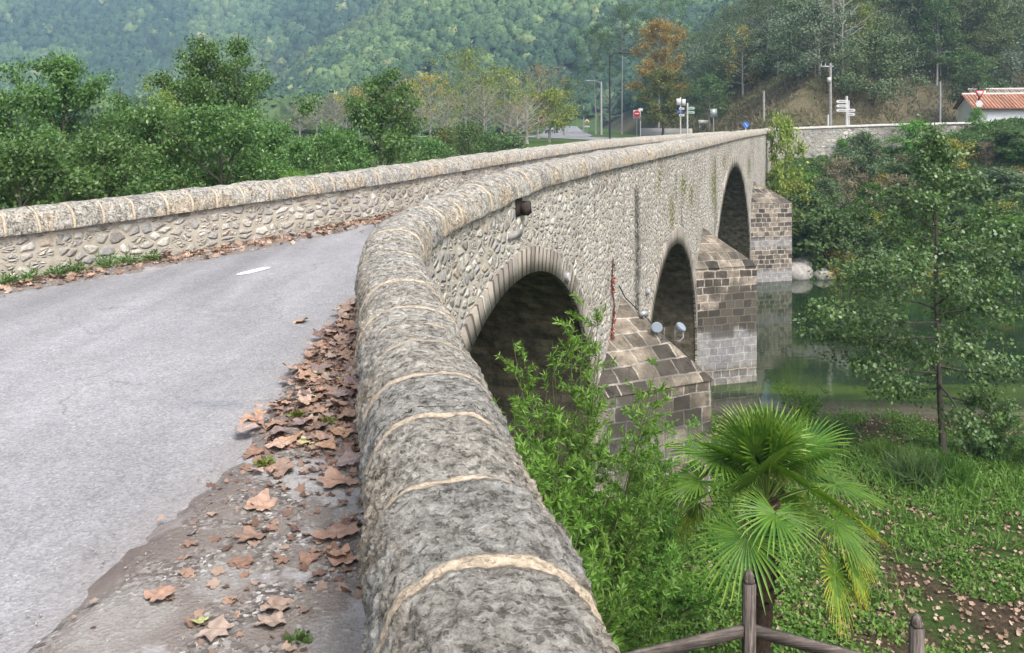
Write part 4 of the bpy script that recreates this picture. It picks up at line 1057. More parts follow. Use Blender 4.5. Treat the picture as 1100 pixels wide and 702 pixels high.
# ------------------------------------------------------------------ distant forest
def forest(name, label, xs, ys, rad, nq, tintfn, seed, leafk=.27):
    rg = np.random.default_rng(seed); n = len(xs); zs = H(xs, ys)
    r = rad*rg.uniform(.6, 1.35, n)
    c = np.stack([xs, ys, zs+r*.55], -1)
    v = unit(rg.normal(size=(n, nq, 3))); v[..., 2] = np.abs(v[..., 2])*1.05-.12
    lump = 1+.22*rg.normal(size=(n, nq, 1))
    P = c[:, None]+v*lump*r[:, None, None]*np.array([1, 1, 1.15])
    t = (tintfn(xs, ys, rg)[:, None]+rg.normal(0, .07, (n, nq))).ravel()
    P = P.reshape(-1, 3); D = unit(rg.normal(size=P.shape)+v.reshape(-1, 3)*.3)
    L = np.repeat(r, nq)*leafk*rg.uniform(.7, 1.3, len(P))
    vv = v.reshape(-1, 3)*np.array([1, 1, .8])+rg.normal(0, .28, P.shape)
    side = unit(np.cross(D, vv)); D = unit(np.cross(vv, side)); Lc = L[:, None]
    Q = np.stack([P-D*Lc*.5, P+side*Lc*.45, P+D*Lc*.5, P-side*Lc*.45], 1).reshape(-1, 3)
    na, nb = 9, 5
    A, B = np.meshgrid(np.arange(na)*2*math.pi/na, np.linspace(-.25, math.pi/2, nb), indexing='ij')
    dirs = np.stack([np.cos(A)*np.cos(B), np.sin(A)*np.cos(B), np.sin(B)], -1).reshape(-1, 3)
    rad_ = r[:, None]*(.93+.17*rg.normal(size=(n, na*nb)))
    Vb = c[:, None]+dirs[None]*rad_[..., None]*np.array([1, 1, 1.15]); top_ = (np.arange(na*nb) % nb) == nb-1
    Vb[:, top_] = Vb[:, top_].mean(1, keepdims=True)
    I = np.arange(na*nb).reshape(na, nb); J = np.roll(I, -1, 0); fb = np.stack([I[:, :-1], J[:, :-1], J[:, 1:], I[:, 1:]], -1).reshape(-1, 4)
    FB = (fb[None]+(np.arange(n)*na*nb)[:, None, None]).reshape(-1, 4)+len(Q)
    tb = (t.reshape(n, nq).mean(1)[:, None]+rg.normal(0, .09, (n, len(fb)))).ravel()
    me = raw_mesh(name, np.concatenate([Q, Vb.reshape(-1, 3)]), np.concatenate([np.arange(len(Q)).reshape(-1, 4), FB])); add_attr(me, 'tint', np.clip(np.concatenate([t, tb]), 0, 1), 'FACE')
    link(name, me, M['far_forest'], kind='stuff', label=label)
def jgrid(y0, y1, a0, a1, sp, seed):
    rg = np.random.default_rng(seed)
    xs, ys = np.meshgrid(np.arange(a0*y1 if a0 < 0 else a0*y0, a1*y1, sp), np.arange(y0, y1, sp))
    xs = xs.ravel()+rg.uniform(-.45, .45, xs.size)*sp; ys = ys.ravel()+rg.uniform(-.45, .45, ys.size)*sp
    k = (xs > a0*ys) & (xs < a1*ys); return xs[k], ys[k]
def tf(xs, ys, rg):
    a = fbm(xs*.02, ys*.02, 0, 5, 4); b = rg.uniform(0, 1, len(xs))
    t = .18+.35*sstep(.45, .62, a)+.18*b
    t = np.where(b > .955, .7+.25*rg.uniform(0, 1, len(xs)), t); return t
x1, y1 = jgrid(232, 440, -.40, .42, 4.3, 1); k = H(x1, y1) > floor_z(y1)+1.0
forest('forest', 'green wooded spur of the valley side', x1[k], y1[k], 2.6, 100, tf, 1)
x1, y1 = jgrid(384, 615, -.55, .05, 5.2, 2); k = H(x1, y1) > floor_z(y1)+1.0
forest('forest', 'bluish wooded spur behind the nearer one', x1[k], y1[k], 3.2, 80, tf, 2)
x1, y1 = jgrid(482, 860, -.75, .02, 7.2, 3); k = H(x1, y1) > floor_z(y1)+2
forest('forest', 'hazy blue wooded mountain side closing the valley', x1[k], y1[k], 4.6, 80, tf, 3)
x1, y1 = jgrid(130, 330, .03, .42, 5.0, 4); k = hill_c(x1, y1)-floor_z(y1) > 2.5
pm = np.array([(p[0], p[1]) for p in pl_[:190]])
k &= np.min((x1[:, None]-pm[None, :, 0])**2+(y1[:, None]-pm[None, :, 1])**2, 1) > 9
forest('forest', 'dark green wood higher up the right hand slope', x1[k], y1[k], 3.0, 110, lambda a, b, r: .12+.3*sstep(.45, .6, fbm(a*.05, b*.05, 0, 3))+.15*r.uniform(0, 1, len(a)), 4)
x1, y1 = jgrid(125, 232, -.7, .02, 5.5, 6)
keep = fbm(x1*.05, y1*.05, 0, 55) > .33
forest('forest', 'mixed trees on the valley floor at the foot of the hills', x1[keep], y1[keep], 2.9, 100, lambda a, b, r: .25+.55*r.uniform(0, 1, len(a))*fbm(a*.06, b*.06, 0, 9)*1.3, 6)

# ------------------------------------------------------------------ far bank shrubs
rg = np.random.default_rng(77)
def shrub_proto(mat, seed, n, leaf, r, h, aspect=.5, name='shrub', bark='bark', **kw):
    a = dict(seed=seed, height=h, cb=.05, rad=(lambda q: r*math.sqrt(max(.1, 1-q*q*.8))), nl=26, leaf=leaf, nleaf=n, trunk_r=.03, clump=.11*r, e0=5, e1=75, nsub=5, sublen=.4, aspect=aspect)
    a.update(kw); return make_tree(name, 'x', 'shrub', mat, (0, 0, -500), bark, **a)
SP = {'green': shrub_proto('midgreen', 201, 4200, .13, 1.0, 1.5), 'dark': shrub_proto('oak', 202, 9000, .10, 1.0, 1.8, .35), 'brown': shrub_proto('straw', 203, 2600, .13, .9, 1.7, .25, bark='pale_bark'),
      'yellow': shrub_proto('yellow', 204, 3200, .13, 1.0, 1.9), 'rust': shrub_proto('gold', 205, 2200, .11, 1.0, 1.3), 'lime': shrub_proto('bamboo', 206, 3600, .12, 1.0, 1.4, .4)}
used = set()
def shrub(kind, px, py, rad, hs, label, y=None, group=None):
    if y is None:
        hq = hit(px, py, 40.3, 60, .1); 
        if hq is None: return
        x, y, z = hq
    else: x = (px-550)/900*y; z = gz(x, y)
    src = SP[kind]
    o = src if kind not in used else copy_tree(src)
    used.add(kind)
    o.location = (x, y, z-.05); o.rotation_euler = (0, 0, rg.uniform(0, 6.28)); o.scale = (rad, rad, hs)
    o['label'] = label
    if group: o['group'] = group
shrub('yellow', 843, 226, 1.25, 2.5, 'tall yellow-leaved shrub in the corner between bridge end and river wall', y=48.0)
shrub('yellow', 856, 268, 1.1, 1.3, 'lower yellow-green shrub behind the last cutwater', y=45.5)
shrub('dark', 929, 198, 1.65, 1.55, 'dense dark blue-green rounded shrub against the river wall')
shrub('brown', 902, 222, 1.35, 1.45, 'dry brown feathery shrub below the dense dark shrub')
shrub('brown', 962, 232, 1.5, 1.2, 'brownish grey bush in the middle of the far bank')
shrub('green', 885, 285, 2.0, 1.7, 'broad green bush just above the pale rocks')
shrub('green', 918, 290, 1.6, 1.4, 'green bush right of the one above the pale rocks')
shrub('rust', 900, 300, .9, .9, 'golden dry tuft at the water edge beside the pale rocks')
shrub('rust', 1010, 148, 1.8, 1.0, 'yellowing bush growing over the top of the river wall')
shrub('lime', 985, 165, 1.6, 1.2, 'bright green bush under the yellowing one by the river wall')
shrub('lime', 905, 160, .6, .75, 'small green plant rooted in the face of the river wall', y=53.7)
shrub('green', 870, 250, 1.5, 1.3, 'dark leafed bush to the right of the yellow shrub')
shrub('green', 1000, 205, 1.8, 1.4, 'mid green bush behind the top of the slender tree')
shrub('rust', 1020, 182, 1.5, 1.1, 'yellow mottled bush halfway up the far bank')
shrub('lime', 1050, 150, .6, .8, 'tall pale green weeds by the corner of the white house', y=52.5)
shrub('green', 1085, 168, 2.0, .9, 'low green thicket under the white house')
shrub('dark', 1075, 215, 2.2, .9, 'dark bramble mound on the right of the far bank')
shrub('lime', 1080, 255, 2.3, .7, 'grassy green hummock on the right of the far bank')
k_ = ['green', 'lime', 'rust', 'green', 'dark', 'brown', 'green']
BG2 = 'mixed low bushes filling the far bank'
BL = {'green': 'small green bush among others on the far bank', 'lime': 'small bright green bush among others on the far bank', 'rust': 'small yellowish bush among others on the far bank', 'dark': 'small dark bush among others on the far bank', 'brown': 'small dry brown bush among others on the far bank'}
for i in range(80):
    px, py = rg.uniform(855, 1150), rg.uniform(140, 296)
    if (px < 905 and py < 205) or (px > 1030 and py < 168): continue
    kd = k_[rg.integers(0, 7)]
    shrub(kd, px, py, rg.uniform(.6, 1.4), rg.uniform(.45, 1.0), BL[kd], group=BG2+' ('+kd+')')
# upstream side of the far bank is seen under the arches only
# ground cover on the far bank
n = 26000
yq = rg.uniform(40.4, 54, n); xq = rg.uniform(12, 36, n); zq = H(xq, yq)
P = np.repeat(np.stack([xq, yq, zq], -1), 3, 0); nP = len(P); P += rg.normal(0, .10, (nP, 3))*[1, 1, .5]
link('undergrowth', leaf_mesh('undergrowth', P, rg.normal(0, .7, (nP, 3))+[0, -.2, .5], rg.uniform(.10, .30, nP), .08, .1+.6*fbm(P[:, 0]*.6, P[:, 1]*.6, 0, 3)+rg.normal(0, .12, nP), rg), M['midgreen'], kind='stuff', label='tangled green undergrowth covering the far bank')
# pale rocks at the water's edge beside the last pier
def rock(cx, cy, cz, d, seed, label, mat='rock'):
    n1, n2 = 26, 16; u = np.linspace(0, 2*math.pi, n1, endpoint=False); v = np.linspace(-.5*math.pi, .5*math.pi, n2)
    U, V = np.meshgrid(u, v, indexing='ij'); D = np.stack([np.cos(U)*np.cos(V), np.sin(U)*np.cos(V), np.sin(V)], -1)
    r = 1+.55*(fbm(D[..., 0]*1.6+seed, D[..., 1]*1.6, D[..., 2]*1.6, seed, 4)-.5)
    r = np.round(r*7)/7*.6+r*.4
    P = D*r[..., None]*np.array(d); I = np.arange(n1*n2).reshape(n1, n2); J = np.roll(I, -1, 0)
    F = np.stack([I[:, :-1], J[:, :-1], J[:, 1:], I[:, 1:]], -1).reshape(-1, 4)
    me = raw_mesh('rock', P.reshape(-1, 3), F, False)
    return link('rock', me, M[mat], label=label, cat='rock', loc=(cx, cy, cz))
rock(13.9, 41.0, -7.25, (.85, .55, .55), 3, 'large pale rock at the waterline right beside the last bridge pier')
rock(15.2, 40.9, -7.35, (.55, .45, .35), 5, 'smaller pale rock at the waterline right of the large one')
rock(14.9, 42.4, -6.6, (.5, .9, .45), 8, 'pale slab of rock sloping up the bank behind the waterline rocks')
rock(14.4, 41.6, -6.9, (.5, .4, .35), 9, 'mid sized pale rock wedged between the waterline rocks and the sloping slab')
rock(29.2, 47.6, -2.75, (.75, .4, .16), 12, 'flat pale stone lying on the slope under the white house')

# ------------------------------------------------------------------ slender tree on the near bank
x, y = 9.08, 17.6
def alder_rf(h): return float(np.interp(h, [0, .1, .3, .5, .62, .75, .88, 1], [1.3, 2.1, 2.45, 2.1, 1.5, .6, .4, .12]))
make_tree('riverbank_tree', 'slender green tree with tiered open branches standing on the near bank before the water', 'tree', 'alder', (x, y, gz(x, y)-.05), 'bark',
          seed=301, height=7.15, cb=1.3, rad=alder_rf, nl=44, leaf=.080, nleaf=27000, trunk_r=.07, clump=.12, e0=-4, e1=52, nsub=10, sublen=.40, curve=.12, aspect=.72, wob=.18, lean=(.05, 0))

# ------------------------------------------------------------------ feathery bushes on the near bank in front of the first arch
def feather(name, label, x, y, h, nst, spread, seed, nleaf, leaf=.07, mat='bamboo', cat='bush', zb=None):
    rg = np.random.default_rng(seed); mb = MB(); C = []; Dd = []
    for i in range(nst):
        a = rg.uniform(0, 6.28); l = h*rg.uniform(.45, 1.0)*(1 if i else 1.0); sp = spread*rg.uniform(.1, 1)
        s = np.linspace(0, 1, 8)[:, None]
        b = np.array([math.cos(a)*.25*rg.uniform(0, 1), math.sin(a)*.25*rg.uniform(0, 1), 0])*spread
        e = np.array([math.cos(a)*sp, math.sin(a)*sp, l])
        pts = b+(e-b)*s; pts[:, :2] += (e[:2]*.35)*(s**2.5); pts[:, 2] -= (.18*sp*s[:, 0]**3)
        mb.tube(pts, .011*(1-.8*s[:, 0]), 4, False)
        nt_ = int(l*9)
        for j in range(nt_):
            f = rg.uniform(.12, 1); p = np.array([np.interp(f, s[:, 0], pts[:, k]) for k in range(3)])
            q = unit(rg.normal(0, 1, 3)*[1, 1, .35]+np.array([0, 0, .75])); tl = rg.uniform(.16, .42)*(1.25-.6*f)
            mb.tube([p, p+q*tl], [.004, .002], 3, False)
            C.append(p); Dd.append(q*tl)
    C, Dd = np.array(C), np.array(Dd)
    nleaf = int(nleaf*1.4); k = rg.integers(0, len(C), nleaf); f = rg.uniform(.1, 1.05, nleaf)[:, None]
    P = C[k]+Dd[k]*f; D = unit(unit(Dd[k])*.85+rg.normal(0, .55, (nleaf, 3)))
    ct = rg.uniform(0, 1, len(C)); zt = P[:, 2]/h
    t = .2+.35*ct[k]+.3*np.clip(zt, 0, 1)+rg.normal(0, .1, nleaf)
    root = thing(name, label, cat, (x, y, gz(x, y)-.05 if zb is None else zb))
    link('stems', mb.mesh('stems'), M['midstem'], root); L = leaf*rg.uniform(.6, 1.25, nleaf)
    link('foliage', leaf_mesh('foliage', P, D, L, L*.24, t, rg, .3, .2), M[mat], root)
M['midstem'] = simple('green_stem', (.09, .12, .04), .7, .3)
feather('feathery_bush', 'tallest feathery light green bush in front of the first arch', .62, 8.5, 4.15, 26, .95, 401, 17000)
feather('feathery_bush', 'feathery green bush between the coping and the first arch', .05, 7.9, 3.1, 22, .8, 402, 13000)
feather('feathery_bush', 'dense feathery bush hugging the parapet wall below the tallest one', .25, 7.0, 2.3, 26, .8, 403, 13000)
feather('feathery_bush', 'feathery bush leaning out over the bank beside the tallest one', .85, 8.3, 2.1, 20, .7, 404, 9000)
feather('feathery_bush', 'low feathery bush spreading towards the wooden fence', .45, 6.9, 1.1, 20, .5, 405, 7000)
feather('feathery_bush', 'loose light green bush growing against the first cutwater', 2.25, 12.7, 2.3, 16, .6, 406, 6500)
feather('feathery_bush', 'sparse upright bush reaching the cap of the first cutwater', 1.7, 11.8, 2.2, 14, .6, 407, 6500)
feather('feathery_bush', 'low leafy bush at the foot of the first cutwater', 1.9, 10.8, .9, 22, .9, 408, 9000)
feather('feathery_bush', 'wide low bush on the bank left of the fan palm', 1.0, 9.8, 1.0, 20, .8, 409, 7000)
feather('shore_bush', 'small yellow-green bush at the shore left of the slender tree', 7.1, 20.3, .9, 16, .6, 410, 2200, .07)
feather('shore_bush', 'low green bush behind the fan palm near the shore', 5.6, 17.0, .8, 18, .9, 411, 4200, .08)
feather('shore_bush', 'leafy bush at the foot of the slender tree', 9.9, 17.4, 1.3, 20, .8, 412, 5200, .09, 'alder')
feather('shore_bush', 'green bush cut off by the right edge of the view', 10.9, 16.8, 1.2, 20, .8, 413, 5200, .09, 'riverside')

# ------------------------------------------------------------------ fan palm
def palm(x, y, zc):
    rg = np.random.default_rng(55); b = gz(x, y)
    root = thing('fan_palm', 'bright green fan palm with yellow-tipped lower fronds behind the wooden fence', 'palm', (x, y, b-.1))
    h = zc-b+.1
    mb = MB(); s = np.linspace(0, 1, 60)
    pts = np.stack([-.06+.10*np.sin(s*1.6), .03*s, s*h], -1); rad = .075+.03*s+.014*(np.sin(s*150)>0)*rg.uniform(.4, 1, 60)+.03*np.exp(-((s-1)/.12)**2)
    mb.tube(pts, rad, 14); 
    for i in range(90):          # old leaf bases and fibres
        f = rg.uniform(.55, 1); p = pts[int(f*59)]; a = rg.uniform(0, 6.28); d = np.array([math.cos(a), math.sin(a), rg.uniform(.2, 1.3)]); 
        mb.tube([p+d*.06, p+d*rg.uniform(.12, .22)], [.02, .004], 4)
    link('trunk', mb.mesh('trunk'), simple('palm_fibre', (.055, .038, .028), .95, .1, 0, 30, .5, .01), root)
    top = pts[-1]
    N = 33
    for i in range(N):
        f = i/(N-1); az = i*2.399+.6+rg.uniform(-.2, .2); el = R(86-96*f**1.15+rg.uniform(-9, 9))
        if i in (28, 30): az = (-.35, -1.0)[(i-28)//2]
        if i == 32: az = -.6
        pet = (.42+.34*math.sin(min(1, f*1.5+.15)*math.pi*.5))*rg.uniform(.85, 1.1); Rb = rg.uniform(.44, .60)*(1 if f < .85 else .8)
        d = np.array([math.cos(az)*math.cos(el), math.sin(az)*math.cos(el), math.sin(el)])
        q = np.linspace(0, 1, 7)[:, None]
        pp = top-np.array([0, 0, .10*f])+d*pet*q-np.array([0, 0, .10+.12*f])*pet*q**2
        mbp = MB(); mbp.tube(pp, .0085*(1-.35*q[:, 0]), 5, False)
        td = unit(pp[-1]-pp[-2]); side = unit(np.cross(td, [0, 0, 1.0])); nrm = np.cross(side, td)
        tw = rg.uniform(-.9, .9); side, nrm = side*math.cos(tw)+nrm*math.sin(tw), nrm*math.cos(tw)-side*math.sin(tw)
        # blade drops a little from the petiole line
        dr = R(rg.uniform(-8, 14)+34*f**1.5); bd = td*math.cos(dr)-nrm*math.sin(dr); bn = nrm*math.cos(dr)+td*math.sin(dr)
        ns = 38; V, Fq, T = [], [], []
        da = R(300)/ns
        droop = .10+.30*f
        for k in range(ns):
            a = -R(150)+da*(k+.5); ls = Rb*(1-.28*abs(a/R(150))**1.6)*rg.uniform(.93, 1.05)
            rr = np.array([.02, .22, .40, .68, .88, 1.0])*ls
            hw = np.array([.02*math.tan(da/2)*2, .22*ls*math.tan(da/2), .36*ls*math.tan(da/2), .30*ls*math.tan(da/2), .17*ls*math.tan(da/2), .001])
            av = rg.normal(0, .02)
            dirv = bd*math.cos(a)+side*math.sin(a); lat = -bd*math.sin(a)+side*math.cos(a)
            cup = .16*(rr/Rb)**1.0*Rb*abs(math.sin(a))*.5
            b0 = len(V)
            for m_ in range(6):
                c = pp[-1]+dirv*rr[m_]+lat*av*rr[m_]+bn*(cup[m_]-.0)
                z = -droop*(max(0, rr[m_]/Rb-.3))**2.0*Rb*rg.uniform(.8, 1.3)
                c = c+np.array([0, 0, z]); fold = .55*hw[m_]
                V += [c-lat*hw[m_]+bn*fold*.5, c-bn*fold*.5, c+lat*hw[m_]+bn*fold*.5]
            for m_ in range(5):
                o = b0+m_*3; Fq += [[o, o+1, o+4, o+3], [o+1, o+2, o+5, o+4]]
                yl = (.30+.32*rg.uniform()) + (.12 if m_ >= 3 else 0)
                if f > .80: yl += (.30 if m_ >= 2 else .1)+(.3 if m_ >= 4 else 0)
                T += [yl-.08, yl]
        fr = link('frond', mbp.mesh('petiole'), M['palm_stem'], root)
        add_attr(fr.data, 'tint', np.full(len(fr.data.polygons), .4), 'FACE')
        me = raw_mesh('blade', V, Fq); add_attr(me, 'tint', np.clip(T, 0, 1), 'FACE')
        link('blade', me, M['palm'], fr)
M['palm_stem'] = simple('palm_petiole', (.16, .22, .05), .5, .4)
palm(2.48, 8.3, -3.72)

# ------------------------------------------------------------------ wooden fence
def fence():
    root = thing('wooden_fence', 'weathered brown post-and-rail fence at the bottom of the view in front of the palm', 'fence', (1.81, 6.4, 0))
    ps = [(-.05, 5.95, -3.54), (1.81, 6.4, -3.39), (3.10, 6.42, -3.74), (4.6, 6.5, -4.1)]
    for (x, y, zt) in ps:
        zb = gz(x, y)-.25; mb = MB(); h = zt-.10-zb
        mb.box((x-1.81, y-6.4, zb+h/2), (.083, .083, h), .04)
        mb.box((x-1.81, y-6.4, zt-.085), (.070, .070, .03), .04)
        q = np.linspace(0, 1, 6); mb.tube(np.stack([np.full(6, x-1.81), np.full(6, y-6.4), zt-.075+.075*q], -1),   .040*np.sqrt(np.maximum(1-q**2.2, .02)), 12)
        me = mb.mesh('post'); l = me.uv_layers.new(name='UVMap'); link('post', me, M['wood'], root)
    for i in range(3):
        a, b = ps[i], ps[i+1]
        for dz in (.46, .98):
            A = np.array([a[0]-1.81, a[1]-6.4-.0, a[2]-dz]); B = np.array([b[0]-1.81, b[1]-6.4-.0, b[2]-dz])
            ln = np.linalg.norm((B-A)); mb = MB()
            az = math.atan2(B[1]-A[1], B[0]-A[0]); tilt = math.asin((B[2]-A[2])/ln)
            mb.box((A+B)/2, (ln-.085, .035, .085), az, tilt)
            me = mb.mesh('rail'); l = me.uv_layers.new(name='UVMap'); link('rail', me, M['rail'], root)
fence()

# ------------------------------------------------------------------ ground cover and litter on the near bank
rg = np.random.default_rng(99)
n = 52000
yq = 7.2+14.6*rg.uniform(0, 1, n)**1.15; xq = rg.uniform(-.6, 15, n)
ok = (xq < .80*yq+1.2) & (xq > .38*yq-4.2)
dn = fbm(xq*.75, yq*.75, 0, 21)+.25*(vnoise(xq*3, yq*3, 0, 6)-.5); lefty = sstep(6, 1.5, xq)*.16
ok &= (dn+lefty+.06*sstep(14, 15.5, yq)-.12*sstep(17, 19.5, yq) > .475) & (yq < 20.6+.7*vnoise(xq, 0))
xq, yq = xq[ok], yq[ok]; zq = H(xq, yq)
P = np.repeat(np.stack([xq, yq, zq], -1), 6, 0); nP = len(P); tt_ = np.repeat(.2+.5*fbm(xq*1.1, yq*1.1, 0, 7)+rg.normal(0, .1, len(xq)), 6)
hq_ = np.repeat(rg.uniform(.02, .13, len(xq))+.10*sstep(15, 17, yq), 6)
P += rg.normal(0, .055, (nP, 3))*[1, 1, .2]; P[:, 2] += hq_*rg.uniform(0, 1, nP)
link('ground_cover', leaf_mesh('ground_cover', P, rg.normal(0, .8, (nP, 3))+[0, 0, .25], rg.uniform(.035, .085, nP), .034, tt_+rg.normal(0, .1, nP), rg, 1.0), M['cover'], kind='stuff', label='low green leafy ground cover spreading over the near bank')
# long grass
n = 7000; yq = rg.uniform(8, 19.0, n); xq = rg.uniform(-.4, 15, n); ok = (fbm(xq*.6, yq*.6, 3, 33) > .53+.10*(yq < 13)-.05*sstep(13.5, 15, yq)+.2*sstep(17, 18.5, yq)) & (xq > .38*yq-4.0) & (xq < .8*yq+1); xq, yq = xq[ok], yq[ok]
P = np.repeat(np.stack([xq, yq, H(xq, yq)], -1), 4, 0); nP = len(P); P += rg.normal(0, .05, (nP, 3))*[1, 1, 0]
link('grass', leaf_mesh('grass', P, rg.normal(0, .42, (nP, 3))*[1, 1, .1]+[0, 0, .9], rg.uniform(.12, .32, nP)*(1+.5*sstep(14, 17, P[:, 1])), .018, .35+.4*rg.uniform(0, 1, nP), rg, 0, .35), M['cover'], kind='stuff', label='grass growing in swathes on the near bank')
# plane tree leaves
def plane_leaf(seed):
    rg = np.random.default_rng(seed); lob = [(0, 1.0), (24, .66), (46, .90), (74, .60), (100, .72), (136, .50), (168, .36)]
    ang = [90]+[90-a for a, r in lob[1:]]+[270]+[90+a for a, r in lob[:0:-1]]
    rad = [lob[0][1]]+[r for a, r in lob[1:]]+[.12]+[r for a, r in lob[:0:-1]]
    ang, rad = np.radians(ang), np.array(rad)*rg.uniform(.85, 1.12, len(rad))
    a2 = np.concatenate([[ang[i], (ang[i]+ang[(i+1) % len(ang)] - (2*math.pi if ang[(i+1) % len(ang)]-ang[i] > 4 else 0)+(2*math.pi if ang[(i+1) % len(ang)]-ang[i] < -4 else 0))/2] for i in range(len(ang))])
    r2 = np.concatenate([[rad[i], (rad[i]+rad[(i+1) % len(rad)])/2*rg.uniform(.88, 1.02)] for i in range(len(rad))])
    n = len(a2); ring2 = np.stack([np.cos(a2)*r2, np.sin(a2)*r2], -1); ring1 = ring2*.5
    xy = np.vstack([[0, 0], ring1, ring2])
    c1, c2, ph = rg.uniform(.1, .5), rg.uniform(-.2, .35), rg.uniform(0, 6.28)
    r_ = np.linalg.norm(xy, axis=1); th = np.arctan2(xy[:, 1], xy[:, 0])
    z = c1*xy[:, 0]**2+c2*xy[:, 1]**2+.16*r_**2*np.sin(2*th+ph)+.10*r_*np.sin(5*th+ph)+.05*rg.normal(size=len(xy))*r_
    z -= z.min()
    F3 = np.array([[0, 1+i, 1+(i+1) % n] for i in range(n)]); F4 = np.array([[1+i, 1+n+i, 1+n+(i+1) % n, 1+(i+1) % n] for i in range(n)])
    V = np.column_stack([xy, z*.9+.03])*.5
    return V, F3, F4
def leaf_object_mat(name, stops):
    m = NT(name, .75, .25); oi = m.n('ObjectInfo').outputs['Random']; ob = m.coord('Object')
    c = m.ramp(oi, stops); f = m.noise(ob, 5, 5, .7)
    w_ = m.n('TexWave', {'Vector': ob, 'Scale': 1.3, 'Distortion': 3.0}, wave_type='RINGS')
    c = m.mix(.7, c, m.ramp(f, [(.3, .6), (.7, 1.3)]), 'MULTIPLY'); m.col(m.mix(.10, c, w_.outputs['Color'], 'OVERLAY')); m.nrm(m.bump(f, .4, .05)); return m.m
M['leafobj'] = leaf_object_mat('dry_plane_leaf', [(0, (.22, .13, .095)), (.15, (.36, .23, .17)), (.3, (.44, .32, .25)), (.45, (.29, .19, .145)), (.58, (.42, .26, .17)), (.7, (.17, .115, .095)), (.8, (.27, .21, .20)), (.9, (.38, .30, .25)), (1, (.24, .16, .12))])
M['leafyel'] = leaf_object_mat('yellowing_plane_leaf', [(0, (.40, .40, .18)), (.5, (.50, .44, .22)), (1, (.32, .36, .18))])
LV = []
for k in range(8):
    V, F3, F4 = plane_leaf(700+k); me = raw_mesh('fallen_leaf', V, [F3, F4], False); me.materials.append(M['leafobj']); LV.append(me)
LY = [m_.copy() for m_ in LV[:3]]
for m_ in LY: m_.materials.clear(); m_.materials.append(M['leafyel'])
rg = np.random.default_rng(31)
LG, LG2 = 'fallen plane leaves on the gravel verge', 'fallen plane leaves under the parapet across the road'
def put_leaf(x, y, z, size, rz, tilt, me=None, label=None, group=None):
    o = bpy.data.objects.new('fallen_leaf', me or LV[rg.integers(0, 8)]); COL.objects.link(o)
    o.location = (x, y, z); o.rotation_euler = (rg.normal(0, tilt), rg.normal(0, tilt), rz); o.scale = (size,)*3
    o['label'] = label or 'dry brown fallen leaf among others on the gravel verge'; o['category'] = 'leaf'
    if not label: o['group'] = group or LG
    elif group: o['group'] = group
def gp(px, py):      # spot on the verge seen at a photo pixel
    y = 900*1.82/(py-135); return (px-550)/900*y, y
single = [(168, 648, .15, 'lone tan leaf on the asphalt edge at the bottom of the verge', 0), (228, 684, .15, 'pinkish leaf lowest on the verge beside a cream leaf', 0), (216, 674, .09, 'small cream leaf above the lowest pinkish leaf', 1), (277, 548, .19, 'pale tan crumpled leaf alone in the middle of the verge', 0),
          (272, 580, .17, 'rusty leaf just below the pale crumpled one', 0), (362, 580, .25, 'largest pinkish leaf lying against the parapet', 0), (333, 602, .11, 'small orange-brown leaf left of the two by the parapet', 0), (370, 608, .17, 'orange-brown leaf touching the parapet under the largest one', 0),
          (293, 655, .16, 'brown leaf at the lower middle of the verge', 0), (296, 672, .15, 'brown leaf with a yellow spot overlapping the one above it', 0), (322, 343, .20, 'single leaf lying out on the asphalt', 0), (261, 607, .10, 'small dark curled leaf on bare dirt', 0),
          (330, 478, .12, 'yellow-green leaf in the densest heap', 1), (344, 404, .13, 'pale yellow leaf near the upper end of the verge', 1), (305, 507, .24, 'wide flat tan leaf at the front of the heap', 0), (367, 520, .24, 'broad folded orange-tan leaf by the parapet at the front of the heap', 0)]
for px, py, sz, lab, yl in single:
    x, y = gp(px, py); z = float(verge_z(x, y)) if x > verge_x(y) else float(road_z(t_of(x, y)))+.012
    put_leaf(x, y, z+.004, sz*1.15, rg.uniform(0, 6.28), .10, LY[rg.integers(0, 3)] if yl else None, lab)
cnt = 0
while cnt < 222:
    y = rg.uniform(2.9, 9.4); x = rg.uniform(verge_x(y)-.05, float(np.interp(y, rp[:, 1], rp[:, 0]))-.24)
    fr_ = (x-verge_x(y))/(float(np.interp(y, rp[:, 1], rp[:, 0]))-.24-verge_x(y)+.01)
    dens = np.interp(y, [2.9, 4.1, 4.5, 5.0, 7, 9.4], [.03, .05, .45, 1.0, 1.0, .8])*(.35+.65*fr_)*(.35+fbm(x*2, y*2, 0, 3))
    if rg.uniform() > dens: continue
    yl = rg.uniform() < .05
    put_leaf(x, y, float(verge_z(x, y))+rg.uniform(0, .025), rg.uniform(.09, .22), rg.uniform(0, 6.28), .14, LY[rg.integers(0, 3)] if yl else None,
             'yellowish fallen leaf among brown ones on the gravel verge' if yl else None, LG+' (yellowish)' if yl else None); cnt += 1
cnt = 0
while cnt < 70:
    L_ = rg.uniform(-7.2, 3.5); p = LPth.at(L_)+LPth.nr(L_)*rg.uniform(.28, .72)
    x, y = p; put_leaf(x, y, float(road_z(t_of(x, y)))+.03+rg.uniform(0, .03), rg.uniform(.10, .19), rg.uniform(0, 6.28), .3, None, 'dry fallen leaf in the drift along the parapet across the road', LG2); cnt += 1
